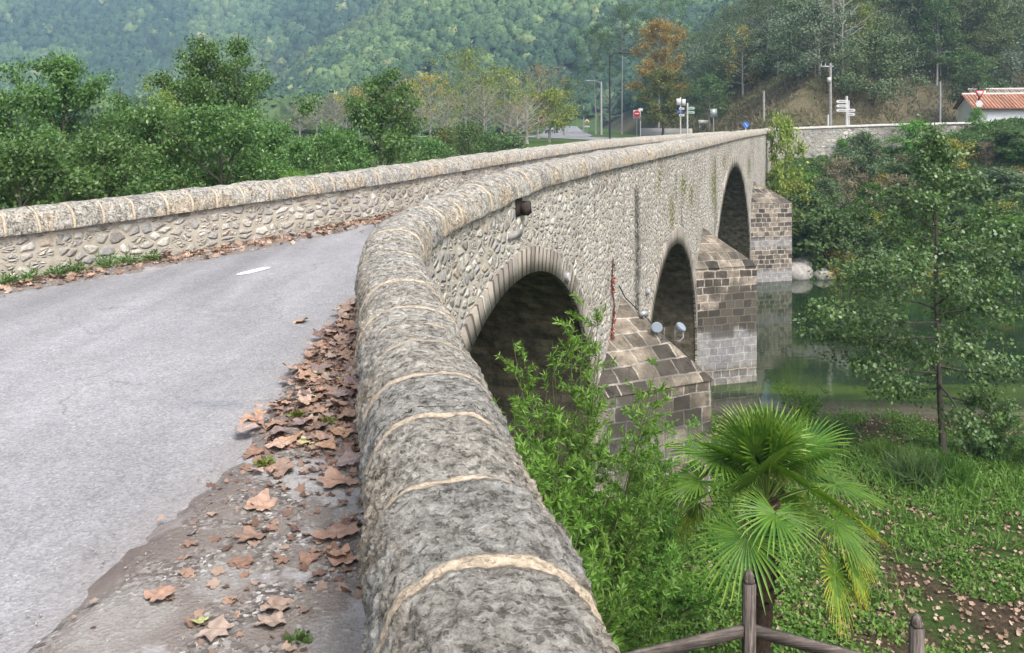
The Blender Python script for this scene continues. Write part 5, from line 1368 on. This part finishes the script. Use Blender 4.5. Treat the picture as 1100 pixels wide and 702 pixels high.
def litter(name, label, X_, Y_, Z_, size, tilt, seed):
    rg = np.random.default_rng(seed); n = len(X_); k = rg.integers(0, 8, n); Vs, F3s, F4s, o, Ts = [], [], [], 0, []
    base = [plane_leaf(700+i) for i in range(8)]
    T3, T4 = [], []
    for i in range(n):
        V, F3, F4 = base[k[i]]; V = V*size[i]
        M3 = np.array(Matrix.Rotation(rg.uniform(0, 6.28), 3, 'Z') @ Matrix.Rotation(rg.normal(0, tilt), 3, 'X') @ Matrix.Rotation(rg.normal(0, tilt), 3, 'Y'))
        Vs.append(V@M3.T+[X_[i], Y_[i], Z_[i]]); F3s.append(F3+o); F4s.append(F4+o); o += len(V); t = rg.uniform(0, 1); T3 += [t]*len(F3); T4 += [t]*len(F4)
    me = raw_mesh(name, np.concatenate(Vs), [np.concatenate(F3s), np.concatenate(F4s)]); add_attr(me, 'tint', T3+T4, 'FACE')
    link(name, me, M['litter'], kind='stuff', label=label)
NL = 4600; L_ = -9+23*rg.uniform(0, 1, NL)**1.4; off = .24+np.abs(rg.normal(0, .24, NL)); p = LPth.at(L_)+LPth.nr(L_)*off[:, None]
litter('leaf_litter', 'drift of small dead leaves along the foot of the parapet across the road', p[:, 0], p[:, 1], road_z(t_of(p[:, 0], p[:, 1]))+.03, rg.uniform(.05, .15, NL), .35, 1)
n = 4200; y_ = 2.4+7*rg.uniform(0, 1, n)**.8; xr_ = np.interp(y_, rp[:, 1], rp[:, 0])-.25; xv = verge_x(y_); fr_ = rg.uniform(0, 1, n)**.6; x_ = xv+fr_*(xr_-xv)
ok = rg.uniform(0, 1, n) < np.interp(y_, [2.4, 4.2, 5, 9], [.2, .3, .9, 1]); x_, y_ = x_[ok], y_[ok]
litter('leaf_litter', 'small broken leaf pieces on the gravel verge', x_, y_, verge_z(x_, y_)+.002, rg.uniform(.02, .09, len(x_)), .25, 2)
n = 16000; y_ = 8+12.5*rg.uniform(0, 1, n)**1.2; x_ = rg.uniform(0, 15, n); ok = (x_ < .8*y_+1) & (x_ > .38*y_-3.4) & (fbm(x_*.75, y_*.75, 0, 21) < .66) & (rg.uniform(0, 1, n) < .35+.65*sstep(1, 5, x_)); x_, y_ = x_[ok], y_[ok]
litter('leaf_litter', 'dead brown leaves scattered over the near bank', x_, y_, H(x_, y_)+.03, rg.uniform(.035, .11, len(x_)), .45, 3)
# pebbles on the verge
n = 2600; y_ = 2.3+6*rg.uniform(0, 1, n)**1.3; xr_ = np.interp(y_, rp[:, 1], rp[:, 0])-.2; xv = verge_x(y_)-.12; x_ = xv+rg.uniform(0, 1, n)*(xr_-xv)
oc = np.array([[1, 0, 0], [0, 1, 0], [-1, 0, 0], [0, -1, 0], [0, 0, .8], [0, 0, -.4]]); of = np.array([[0, 1, 4], [1, 2, 4], [2, 3, 4], [3, 0, 4], [1, 0, 5], [2, 1, 5], [3, 2, 5], [0, 3, 5]])
sz = .002+.006*rg.uniform(0, 1, n)**3; V = oc[None]*sz[:, None, None]*rg.uniform(.6, 1.4, (n, 6, 1))+np.stack([x_, y_, np.where(x_ > verge_x(y_), verge_z(x_, y_), road_z(t_of(x_, y_))+.02)+.001], -1)[:, None]
link('gravel', raw_mesh('gravel', V.reshape(-1, 3), (of[None]+np.arange(n)[:, None, None]*6).reshape(-1, 3)), M['rock'], kind='stuff', label='loose grit and small pebbles on the verge')
# twigs
# green weeds at the wall foot
def weed(x, y, z, r, h, seed, label, n=160, mat='cover', group=None):
    rg = np.random.default_rng(seed); d = unit(rg.normal(size=(n, 3))*[1, 1, .3]+[0, 0, .8]); f = rg.uniform(.1, 1, n)[:, None]
    P = d*f*np.array([r, r, h]); me = leaf_mesh('weed_tuft', P, d+rg.normal(0, .5, (n, 3)), rg.uniform(.3, .75, n)*max(.05, min(r, .12)), .022, .3+.4*rg.uniform(0, 1, n), rg, .6)
    link('weed_tuft', me, M[mat], label=label, cat='weed', group=group, loc=(x, y, z))
for k, (px, py, s_, lab) in enumerate([(8, 312, .17, 'green weed tuft at the far left foot of the parapet across the road'), (34, 300, .15, 'small green weed tuft second along the parapet foot'), (62, 294, .16, 'low weed tuft in front of a pale boulder in the parapet'), (84, 292, .19, 'broad weed tuft under the grey cobbles of the parapet'),
                               (118, 285, .26, 'largest green weed clump at the foot of the parapet'), (140, 280, .2, 'weed clump just right of the largest one'), (164, 277, .16, 'last small weed tuft along the parapet foot')]):
    y = 900*1.80/(py-135)
    # slide onto the wall line
    Ls = np.linspace(-9, 6, 300); q = LPth.at(Ls)+LPth.nr(Ls)*.36; j = np.argmin(np.abs(q[:, 0]/q[:, 1]-(px-550)/900))
    x, y = q[j]; weed(x, y, float(road_z(t_of(x, y)))+.02, s_*.75, s_*.8, 800+k, lab, 170, 'midgreen')
weed(-.97, 6.35, float(verge_z(-.97, 6.35)), .09, .16, 820, 'green weed growing between the leaves against the near parapet', 110)
weed(-.98, 6.9, float(verge_z(-.98, 6.9)), .07, .12, 821, 'tiny weed beyond the first against the near parapet', 70)
for k, (px, py) in enumerate([(318, 448), (285, 500), (355, 455)]):
    x, y = gp(px, py); weed(x, y, float(verge_z(x, y)), .05, .02, 830+k, ['olive moss cushion in the middle of the leaf heap', 'olive moss cushion at the near end of the leaf heap', 'olive moss cushion close to the parapet in the leaf heap'][k], 110, 'rust_green')
x, y = gp(320, 690); weed(x, y, float(verge_z(x, y)), .04, .02, 840, 'tiny green weed at the bottom of the verge', 50, 'midgreen')
LW = LPth.at(1.0); weed(LW[0]-.2, LW[1], ltop(1.0)-.05, .22, .14, 850, 'small leafy sprig creeping over the coping across the road', 300)
# big grass tufts by the slender tree
for k, (px, py, r, h, lab) in enumerate([(982, 522, .55, .65, 'tall grass tuft below the slender tree, the left one'), (1020, 520, .5, .6, 'tall arching grass tuft right below the slender tree'), (950, 500, .5, .5, 'grass tuft between the fan palm and the slender tree'), (900, 470, .5, .45, 'dark grass tuft near the shore behind the palm')]):
    hq = None
    for y in np.arange(9, 21, .1):
        if gz((px-550)/900*y, y) >= (135-py)/900*y: hq = y; break
    if hq is None: continue
    rg2 = np.random.default_rng(860+k); n = 700; x = (px-550)/900*hq
    P = rg2.normal(0, .16, (n, 3))*[1, 1, 0]; d = rg2.normal(0, .45, (n, 3))*[1, 1, .1]+[0, 0, .9]
    link('grass_tuft', leaf_mesh('grass_tuft', P, d, rg2.uniform(.3, .7, n)*h/.6, .02, .2+.4*rg2.uniform(0, 1, n), rg2, 0, .5), M['alder' if k in (0, 3) else 'cover'], label=lab, cat='grass tuft', loc=(x, hq, gz(x, hq)-.02))

# ------------------------------------------------------------------ things on the bridge face
def creeper(label, pts, n, mat, spread, seed, size=.07, group=None):
    rg = np.random.default_rng(seed); pts = np.array(pts, float); d = np.r_[0, np.cumsum(np.linalg.norm(np.diff(pts, axis=0), axis=1))]
    f = rg.uniform(0, d[-1], n); f = f[fbm(f*2.6, 0, 0, seed+3) > .42]; n = len(f); tt = np.interp(f, d, pts[:, 0])+rg.normal(0, spread, n)*(.1+1.5*fbm(f*3, 0, 0, seed)**2); zz = np.interp(f, d, pts[:, 1])+rg.normal(0, spread, n)
    P = np.stack([.23+.358*tt+.934*(FACE+.03), 11.3+.934*tt-.358*(FACE+.03), zz], -1)
    mb = MB(); q = [onface(a, b, .02) for a, b in pts]; mb.tube(q, .012, 4, False)
    root = thing('creeper', label, 'creeper', (0, 0, 0), 0, group); link('stem', mb.mesh(), M['bark'], root)
    link('foliage', leaf_mesh('foliage', P, rg.normal(0, .5, (n, 3))+[.3, -.1, -.5], size*rg.uniform(.6, 1.2, n), size*.7, rg.uniform(0, 1, n), rg, .3), M[mat], root)
creeper('crimson creeper hanging down the wall between the first and second arches', [(3.75, -2.35), (3.66, -2.8), (3.85, -3.2), (3.62, -3.7), (3.9, -4.3), (3.7, -4.9)], 230, 'red', .09, 1, .055)
creeper('small red creeper tuft on the cap of the first cutwater', [(4.0, -3.9), (4.3, -4.2), (4.25, -4.5)], 120, 'red', .10, 2)

# floodlights on the first cutwater with a cable
def floodlight(p, aim, label):
    root = thing('floodlight', label, 'floodlight', tuple(p)); aim = unit(np.array(aim, float))
    mb = MB(); q = np.linspace(0, 1, 8); mb.tube(np.array([0, 0, .22])+aim[None]*(-.10+.17*q[:, None]),   .035+.062*np.sqrt(q), 18, True); link('housing', mb.mesh('h', True), M['grey_metal'], root)
    mb = MB(); mb.disc(np.array([0, 0, .22])+aim*.082, .085, .012, aim, 20); link('lens', mb.mesh(), simple('frosted_glass', (.19, .23, .28), .2, .5), root)
    sd_ = unit(np.cross(aim, [0, 0, 1])); mb = MB(); mb.tube([np.array([0, 0, .22])+sd_*.13, np.array([0, 0, .04])+sd_*.13, np.array([0, 0, 0]), np.array([0, 0, .04])-sd_*.13, np.array([0, 0, .22])-sd_*.13], .012, 6); link('bracket', mb.mesh(), M['grey_metal'], root)
ridge_p = lambda f, up=0: np.array([*(S(4.425, FACE)*(1-f)+S(4.425, FACE+1.62)*f), -3.15-1.35*f+up])
floodlight(ridge_p(.47)+np.array([-.12, -.1, -.05]), (-.15, -1, .25), 'round grey floodlight facing the viewer on the ridge of the first cutwater')
floodlight(ridge_p(.62)+np.array([.05, 0, .12]), (.6, -.6, .9), 'round pale floodlight tilted upwards beside the one facing the viewer')
mb = MB(); mb.tube([onface(4.2, -2.9, .02), ridge_p(.05, .06), ridge_p(.3, .05), ridge_p(.55, .04), ridge_p(.8, .05)], .012, 6)
link('power_cable', mb.mesh(), M['black_metal'], label='thin black cable running down the ridge of the first cutwater to the floodlights', cat='cable')
mb = MB(); mb.box(ridge_p(.25, .07), (.16, .12, .09), .4); link('junction_box', mb.mesh(), M['grey_metal'], label='small grey junction box on the cutwater cable', cat='box')
def bulkhead(t, z, label):
    p = onface(t, z, .02); root = thing('bulkhead_lamp', label, 'lamp', tuple(p)); nv = np.array([.934, -.358, 0])
    mb = MB(); mb.disc(nv*.02, .08, .05, nv, 20); link('base', mb.mesh(), M['grey_metal'], root); mb = MB(); mb.disc(nv*.055, .06, .02, nv, 20); link('lens', mb.mesh(), M['concrete'], root)
bulkhead(.93, -2.18, 'round pale bulkhead lamp on the shoulder of the first arch')
bulkhead(6.62, -3.45, 'small white lamp on the near shoulder of the second arch')

# ------------------------------------------------------------------ posts, lamps and signs on the far bank
def base_at(px, y): x = (px-550)/900*y; return x, y, gz(x, y)
def pole(name, label, px, y, top, r0, r1, mat, cat, extra=None, group=None):
    x, y, b = base_at(px, y); zt = (135-top)/900*y; root = thing(name, label, cat, (x, y, b), 0, group); h = zt-b
    mb = MB(); q = np.linspace(0, 1, 8); mb.tube(np.stack([0*q, 0*q, -.1+(h+.1)*q], -1), r0+(r1-r0)*q, 10); link('pole', mb.mesh('pole', True), M[mat], root)
    if extra: extra(root, h)
    return root
def lamp_head(root, h, dx=1, L=1.6, mat='black_metal'):
    mb = MB(); mb.tube([(0, 0, h-.3), (dx*.25*L, -.1, h+.08), (dx*.7*L, -.2, h+.16)], .05, 8); link('arm', mb.mesh(), M[mat], root)
    mb = MB(); mb.box((dx*.85*L, -.25, h+.14), (.85, .32, .13), -.1*dx); mb.box((dx*.8*L, -.25, h+.22), (.5, .22, .08), -.1*dx); link('lamp_head', mb.mesh(), M[mat], root)
pole('street_lamp', 'tall black street lamp with a single arm standing by the far road', 655, 90, 59, .11, .07, 'black_metal', 'street lamp', lambda r_, h: lamp_head(r_, h))
pole('street_lamp', 'pale concrete lamp pole with a flat grey head behind the black street lamp', 646, 132, 88, .17, .11, 'concrete', 'street lamp', lambda r_, h: lamp_head(r_, h, -1, 2.6, 'grey_metal'))
r_ = pole('ivy_pole', 'short grey pole topped with a green tuft behind the yellow diamond sign', 627, 152, 114, .16, .13, 'concrete', 'pole')
rg3 = np.random.default_rng(3); link('ivy', leaf_mesh('ivy', rg3.normal(0, .45, (400, 3))*[1.1, 1, .5]+[0, 0, 3.8], rg3.normal(0, 1, (400, 3)), .3, .22, rg3.uniform(.2, .7, 400), rg3), M['midgreen'], r_)
M['yellow_paint'] = simple('yellow_sign_paint', (.75, .50, .05), .5, .3); M['red_paint'] = simple('red_sign_paint', (.55, .02, .025), .5, .3)
M['sign_grey'] = simple('sign_lettering', (.22, .23, .24), .6, .3)
M['green_paint'] = simple('pale_green_sign', (.30, .42, .36), .5, .3); M['blue_paint'] = simple('blue_sign_paint', (.03, .13, .45), .5, .3); M['sign_black'] = simple('black_sign_paint', (.02, .02, .02), .6, .3)
def plate(root, name, c, d, mat, dy=0): mb = MB(); mb.box(c, d); return link(name, mb.mesh(), M[mat], root)
def diamond(root, name, c, s, mat, th=.03):
    x, y, z = c; mb = MB(); mb.box((0, 0, 0), (s, th, s), 0, R(45)); v = mb.mesh(); o = link(name, v, M[mat], root); o.location = c; return o
def pr_diamond(r_, h):
    diamond(r_, 'rim', (0, -.08, h-.55), .72, 'white_paint'); f = diamond(r_, 'face', (0, -.11, h-.55), .56, 'yellow_paint')
    mb = MB(); mb.tube([(0, 0, h-.75), (0, 0, h-.4)], .05, 6); mb.tube([(-.14, 0, h-.52), (0, 0, h-.34), (.14, 0, h-.52)], .035, 6); o = link('arrow_mark', mb.mesh(), M['sign_black'], r_); o.location = (0, -.14, 0)
    plate(r_, 'plate', (0, -.09, h-1.42), (.95, .03, .30), 'white_paint')
pole('road_sign', 'yellow diamond road sign with a white plate under it on the far verge', 630.5, 146, 127.6, .05, .05, 'grey_metal', 'sign', pr_diamond)
def noentry(r_, h):
    plate(r_, 'backing_plate', (0, -.06, h-.42), (.72, .03, .84), 'white_paint'); mb = MB(); mb.disc((0, -.10, h-.36), .33, .03, (0, -1, 0), 24); link('disc', mb.mesh(), M['red_paint'], r_); plate(r_, 'bar', (0, -.13, h-.36), (.46, .02, .12), 'white_paint')
pole('no_entry_sign', 'red and white no entry sign on a grey pole by the far road', 684, 82, 118.5, .045, .045, 'grey_metal', 'sign', noentry)
pole('road_sign', 'small black rimmed white sign on a thin pole right of the no entry sign', 688, 84, 115.8, .035, .035, 'white_paint', 'sign', lambda r_, h: (plate(r_, 'rim', (0, -.06, h-.25), (.56, .03, .46), 'sign_black'), plate(r_, 'face', (0, -.08, h-.25), (.46, .03, .30), 'white_paint')))
def arrow_plate(root, side, z, L, hgt, mat, off=.05):
    """a direction plate pointing left (-1) or right (1)"""
    s = side; v = [(s*off, 0, -hgt/2), (s*(off+L), 0, -hgt/2), (s*(off+L+.10), 0, 0), (s*(off+L), 0, hgt/2), (s*off, 0, hgt/2)]
    V = [(a, -.02, c) for a, b, c in v]+[(a, .02, c) for a, b, c in v]
    me = bpy.data.meshes.new('direction_plate'); me.from_pydata(V, [], [[0, 1, 2, 3, 4], [9, 8, 7, 6, 5]]+[[i, i+5, (i+1) % 5+5, (i+1) % 5] for i in range(5)]); me.update()
    o = link('direction_plate', me, M[mat], root); o.location = (0, -.09, z)
    mb = MB(); mb.box((s*(off+L*.5), -.028, .0), (L*.72, .006, hgt*.28)); link('lettering', mb.mesh(), M['sign_grey'], o); return o
def dirs1(r_, h):
    plate(r_, 'panel', (-.17, -.08, h-.45), (.42, .03, .62), 'white_paint'); plate(r_, 'panel', (.27, -.10, h-.50), (.36, .03, .60), 'white_paint')
    for i, m_ in enumerate(('white_paint', 'blue_paint', 'white_paint')): arrow_plate(r_, (1, -1, 1)[i], h-1.05-.30*i, .42, .20, m_, -.15)
pole('direction_signpost', 'signpost with two square panels over three small direction plates', 731, 76, 104.5, .06, .06, 'white_paint', 'signpost', dirs1)
pole('direction_signpost', 'thick white signpost with two pale green arrow plates pointing right', 738.5, 74, 111, .075, .075, 'white_paint', 'signpost', lambda r_, h: (arrow_plate(r_, 1, h-.45, .5, .24, 'green_paint'), arrow_plate(r_, 1, h-.82, .5, .22, 'green_paint')))
def dirs3(r_, h):
    for i in range(3): arrow_plate(r_, -1, h-.38-.30*i, .62, .20, 'white_paint')
    for i in range(2): arrow_plate(r_, 1, h-.98-.28*i, .42, .20, 'white_paint')
    mb = MB(); mb.tube([(.14, 0, -.1), (.14, 0, h-.3)], .06, 8); link('pole', mb.mesh(), M['white_paint'], r_)
pole('direction_signpost', 'cream signpost with five white arrow plates beside the utility pole on the river wall road', 909.5, 58, 103.5, .085, .085, 'white_paint', 'signpost', dirs3)
pole('sign_back', 'grey back of a rectangular sign on a pole beyond the end of the parapet', 766.5, 70, 117, .05, .05, 'grey_metal', 'sign', lambda r_, h: plate(r_, 'board', (0, -.06, h-.36), (.56, .03, .68), 'grey_metal'))
x, y, b = base_at(756, 84); r_ = thing('information_board', 'low white roadside board half hidden behind the parapet end', 'board', (x, y, b)); plate(r_, 'board', (0, 0, .95), (1.05, .05, .40), 'white_paint'); 
for sx in (-.4, .4): plate(r_, 'leg', (sx, .06, .4), (.06, .06, 1.0), 'grey_metal')
pole('wooden_pole', 'pale weathered pole rising behind the far end of the parapet', 820.5, 64, 98, .10, .08, 'pale_bark', 'pole')
def util(r_, h):
    mb = MB(); mb.box((-.25, 0, h-.25), (.95, .10, .10), 0); link('crossarm', mb.mesh(), M['grey_metal'], r_)
    for dx in (-.65, -.35, -.05): mb = MB(); mb.tube([(dx, 0, h-.2), (dx, 0, h-.02)], [.035, .02], 8); link('insulator', mb.mesh(), M['white_paint'], r_)
    mb = MB(); mb.box((-.14, -.12, h-1.2), (.22, .2, .34)); link('box', mb.mesh(), M['white_paint'], r_)
pole('utility_pole', 'grey utility pole with a short crossarm standing on the river wall road', 892, 60, 68, .13, .09, 'pale_bark', 'utility pole', util)
pole('bollard', 'short white marker post at the foot of the utility pole', 889.5, 57.6, 123.5, .06, .06, 'white_paint', 'bollard')
pole('metal_pole', 'thin greenish metal pole near the right end of the river wall', 1010, 57, 88, .07, .06, 'grey_metal', 'pole')
def yield_sign(r_, h):
    V = [(-.36, -.1, h-.35), (.36, -.1, h-.35), (0, -.1, h-.98), (-.36, -.07, h-.35), (.36, -.07, h-.35), (0, -.07, h-.98)]
    link('triangle', raw_mesh('t', V, [np.array([[0, 2, 1], [3, 4, 5]]), np.array([[0, 1, 4, 3], [1, 2, 5, 4], [2, 0, 3, 5]])]), M['red_paint'], r_)
    V = [(a*.62, -.12, (c-(h-.56))*.62+h-.54) for a, b_, c in V[:3]]+[(a*.62, -.105, (c-(h-.56))*.62+h-.54) for a, b_, c in V[:3]]
    link('face', raw_mesh('t', V, [np.array([[0, 2, 1], [3, 4, 5]]), np.array([[0, 1, 4, 3], [1, 2, 5, 4], [2, 0, 3, 5]])]), M['white_paint'], r_)
    mb = MB(); mb.disc((-.02, -.08, h-1.28), .24, .03, (0, -1, 0), 20); link('disc', mb.mesh(), M['white_paint'], r_)
pole('give_way_sign', 'black pole carrying a red triangle and round plate at the corner of the white house', 1051.5, 57.8, 92, .05, .05, 'black_metal', 'sign', yield_sign)
def blue_sign(r_, h):
    mb = MB(); mb.disc((0, -.07, h-.22), .22, .03, (0, -1, 0), 22); link('disc', mb.mesh(), M['blue_paint'], r_)
    mb = MB(); mb.tube([(-.1, -.10, h-.12), (.07, -.10, h-.31)], .022, 6); mb.tube([(-.03, -.1, h-.33), (.09, -.1, h-.33), (.09, -.1, h-.2)], .02, 6); link('arrow_mark', mb.mesh(), M['white_paint'], r_)
pole('keep_right_sign', 'small round blue and white sign peeping over the parapet', 801, 60, 131, .04, .04, 'white_paint', 'sign', blue_sign)
# low wall along the far road
mb = MB(); a = np.array(base_at(690, 92)[:2]); b_ = np.array(base_at(742, 80)[:2]); d = b_-a
mb.box(((a+b_)/2)[0:2].tolist()+[-.95], (np.linalg.norm(d), .35, 1.3), math.atan2(d[1], d[0])); link('roadside_wall', mb.mesh(), M['rubble_far'], label='low dark roadside wall behind the no entry sign and signposts', cat='wall')

# ------------------------------------------------------------------ parked car
def car(px, y):
    x, y, b = base_at(px, y); b = max(b, float(floor_z(y)))+.16
    root = thing('car', 'silver grey car coming along the far road seen from the front', 'car', (x, y, b), R(-12))
    # cross sections along the length (front at -y)
    prof = [(-2.05, .35, .62, .70), (-1.95, .28, .76, .82), (-1.2, .25, .92, .86), (-.85, .25, .98, .87), (-.15, .25, 1.38, .70), (.3, .25, 1.45, .68), (1.1, .25, 1.40, .68), (1.75, .25, 1.05, .84), (2.0, .30, .90, .80)]
    V, F_ = [], []
    for (yy, z0, z1, hw) in prof:
        zb = min(.92, z1)
        V += [(-.80, yy, z0), (-.88, yy, (z0+zb)/2), (-.86, yy, zb-.02), (-hw, yy, z1), (hw, yy, z1), (.86, yy, zb-.02), (.88, yy, (z0+zb)/2), (.80, yy, z0)]
    n = len(prof)
    for i in range(n-1):
        for j in range(8): F_.append([i*8+j, i*8+(j+1) % 8, (i+1)*8+(j+1) % 8, (i+1)*8+j])
    me = bpy.data.meshes.new('body'); me.from_pydata(V, [], F_+[[7, 6, 5, 4, 3, 2, 1, 0], [(n-1)*8+j for j in range(8)]]); me.update()
    body = link('body', me, simple('silver_car_paint', (.42, .44, .46), .25, .5, .6), root)
    gl = simple('car_glass', (.02, .025, .03), .08, .6)
    me = raw_mesh('windscreen', [(-.74, -.80, 1.02), (.74, -.80, 1.02), (.62, -.20, 1.36), (-.62, -.20, 1.36)], np.array([[0, 1, 2, 3]])); me.transform(Matrix.Translation((0, -.03, .03))); link('windscreen', me, gl, root)
    for s_ in (-1, 1):
        me = raw_mesh('side_window', [(s_*.87, -.65, .98), (s_*.87, 1.5, .98), (s_*.72, 1.1, 1.34), (s_*.72, -.05, 1.34)], np.array([[0, 1, 2, 3]])); link('side_window', me, gl, root)
        mb = MB(); mb.box((s_*.62, -2.03, .66), (.32, .10, .14)); link('headlight', mb.mesh(), M['white_paint'], root)
        for yy in (-1.3, 1.3):
            mb = MB(); mb.disc((s_*.78, yy, .31), .31, .2, (1, 0, 0), 20); w_ = link('wheel', mb.mesh(), M['black_metal'], root)
            mb = MB(); mb.disc((s_*.885, yy, .31), .19, .02, (1, 0, 0), 16); link('rim', mb.mesh(), M['grey_metal'], w_)
        mb = MB(); mb.box((s_*.98, -.55, .98), (.18, .10, .14)); link('wing_mirror', mb.mesh(), M['black_metal'], root)
    mb = MB(); mb.box((0, -2.06, .42), (1.3, .06, .20)); link('grille', mb.mesh(), M['black_metal'], root)
    mb = MB(); mb.box((0, -2.10, .46), (.5, .02, .11)); link('number_plate', mb.mesh(), M['white_paint'], root)
car(592.5, 147)

# ------------------------------------------------------------------ white house with a tiled roof
def tile_mat(name, c1, c2):
    m = NT(name, .85, .2); ob = m.coord('Object'); sx = m.n('SeparateXYZ', {0: ob})
    wv_ = m.math('SINE', m.math('MULTIPLY', sx.outputs[0], 2*math.pi/.24)); row = m.math('FRACT', m.math('MULTIPLY', sx.outputs[1], 1/.36))
    f = m.noise(ob, 6, 4, .7); br = m.n('TexWhiteNoise', {'Vector': m.n('VectorMath', {0: m.mapping(ob, (1/.24, 1/.36, 0))}, operation='FLOOR').outputs[0]}, noise_dimensions='3D')
    c = m.mix(br.outputs['Value'], c1, c2); c = m.mix(.8, c, m.ramp(f, [(.3, .6), (.7, 1.3)]), 'MULTIPLY'); c = m.mix(m.math('LESS_THAN', wv_, -.55), c, m.mix(.6, c, (.3, .25, .22), 'MULTIPLY'))
    m.col(c); m.nrm(m.bump(m.math('ADD', wv_, m.math('MULTIPLY', row, -.8)), 1.0, .05)); return m.m
def house(x0, y0, w_, d_, zb, ze, zr, label, roofmat, wallm, over=.35):
    root = thing('house', label, 'house', (x0, y0, zb), R(-13)); h = ze-zb; rz = zr-zb
    # walls with gables
    V = [(0, 0, 0), (w_, 0, 0), (w_, d_, 0), (0, d_, 0), (0, 0, h), (w_, 0, h), (w_, d_, h), (0, d_, h), (0, d_/2, rz-.1), (w_, d_/2, rz-.1)]
    me = bpy.data.meshes.new('wall'); me.from_pydata(V, [], [[0, 1, 5, 4], [1, 2, 6, 9, 5], [2, 3, 7, 6], [3, 0, 4, 8, 7]]); me.update(); link('wall', me, wallm, root)
    # roof of overlapping tile courses
    rf = None; sl = math.hypot(d_/2+over, rz-h+.15); nc = 14
    mb = MB(); 
    for side in (0, 1):
        nx = int(w_/.12); xs_ = np.linspace(-over, w_+over, nx); vs = np.linspace(0, 1, nc*2)
        P = np.zeros((nx, nc*2, 3)); P[..., 0] = xs_[:, None]
        yy = -over+(d_/2+over)*vs; zz = h-.12+(rz-h+.12)*vs
        P[..., 1] = yy[None] if side == 0 else d_-yy[None]; P[..., 2] = zz[None]+.035*np.sin(xs_*2*math.pi/.24)[:, None]+.02*(np.arange(nc*2) % 2 == 0)[None]
        I = np.arange(nx*nc*2).reshape(nx, nc*2); mb.add(P.reshape(-1, 3), np.stack([I[:-1, :-1], I[1:, :-1], I[1:, 1:], I[:-1, 1:]], -1).reshape(-1, 4))
    rf = link('roof', mb.mesh('roof', False), roofmat, root)
    mb = MB(); q = np.linspace(-over, w_+over, 30); mb.tube(np.stack([q, np.full(30, d_/2), np.full(30, rz+.02)], -1), .11, 8); link('ridge_cap', mb.mesh(), simple('ridge_mortar', (.55, .47, .42), .9, .2, 0, 6, .3), rf)
    mb = MB(); mb.box((w_/2, -over+.02, h-.19), (w_+2*over, .10, .12)); link('eave', mb.mesh(), simple('eave_board', (.16, .08, .06), .9, .2, 0, 5, .4), root)
    return root, rf
plaster = simple('white_plaster', (.70, .71, .74), .9, .2, 0, 3, .10, .005)
hr, rf = house(35.5, 64.0, 14, 5.0, -1.7, 1.42, 2.45, 'white house with an orange tiled roof behind the river wall at the right edge', tile_mat('orange_tile', (.36, .15, .09), (.46, .25, .17)), plaster)
mb = MB(); mb.box((1.2, 2.6, 4.25), (.3, .3, .4)); link('chimney', mb.mesh(), plaster, rf)
house(40.6, 72.5, 3.8, 5, -1.7, 2.35, 3.2, 'older outbuilding with a grey mossy roof behind the white house', tile_mat('old_grey_tile', (.24, .21, .18), (.32, .28, .25)), simple('red_brown_render', (.28, .13, .10), .9, .2, 0, 4, .3))

# ------------------------------------------------------------------ valley haze
mb = MB(); mb.box((0, 670, 120), (2200, 1500, 262)); hz_ = mb.mesh('haze')
m = bpy.data.materials.new('haze'); m.use_nodes = True; t = m.node_tree; t.nodes.remove(t.nodes['Principled BSDF'])
pv = t.nodes.new('ShaderNodeVolumePrincipled'); pv.inputs['Density'].default_value = 0.0008; pv.inputs['Color'].default_value = (.48, .72, 1.0, 1); pv.inputs['Anisotropy'].default_value = .2
t.links.new(pv.outputs[0], t.nodes['Material Output'].inputs['Volume'])
link('haze', hz_, m, kind='stuff', label='thin blue valley haze')
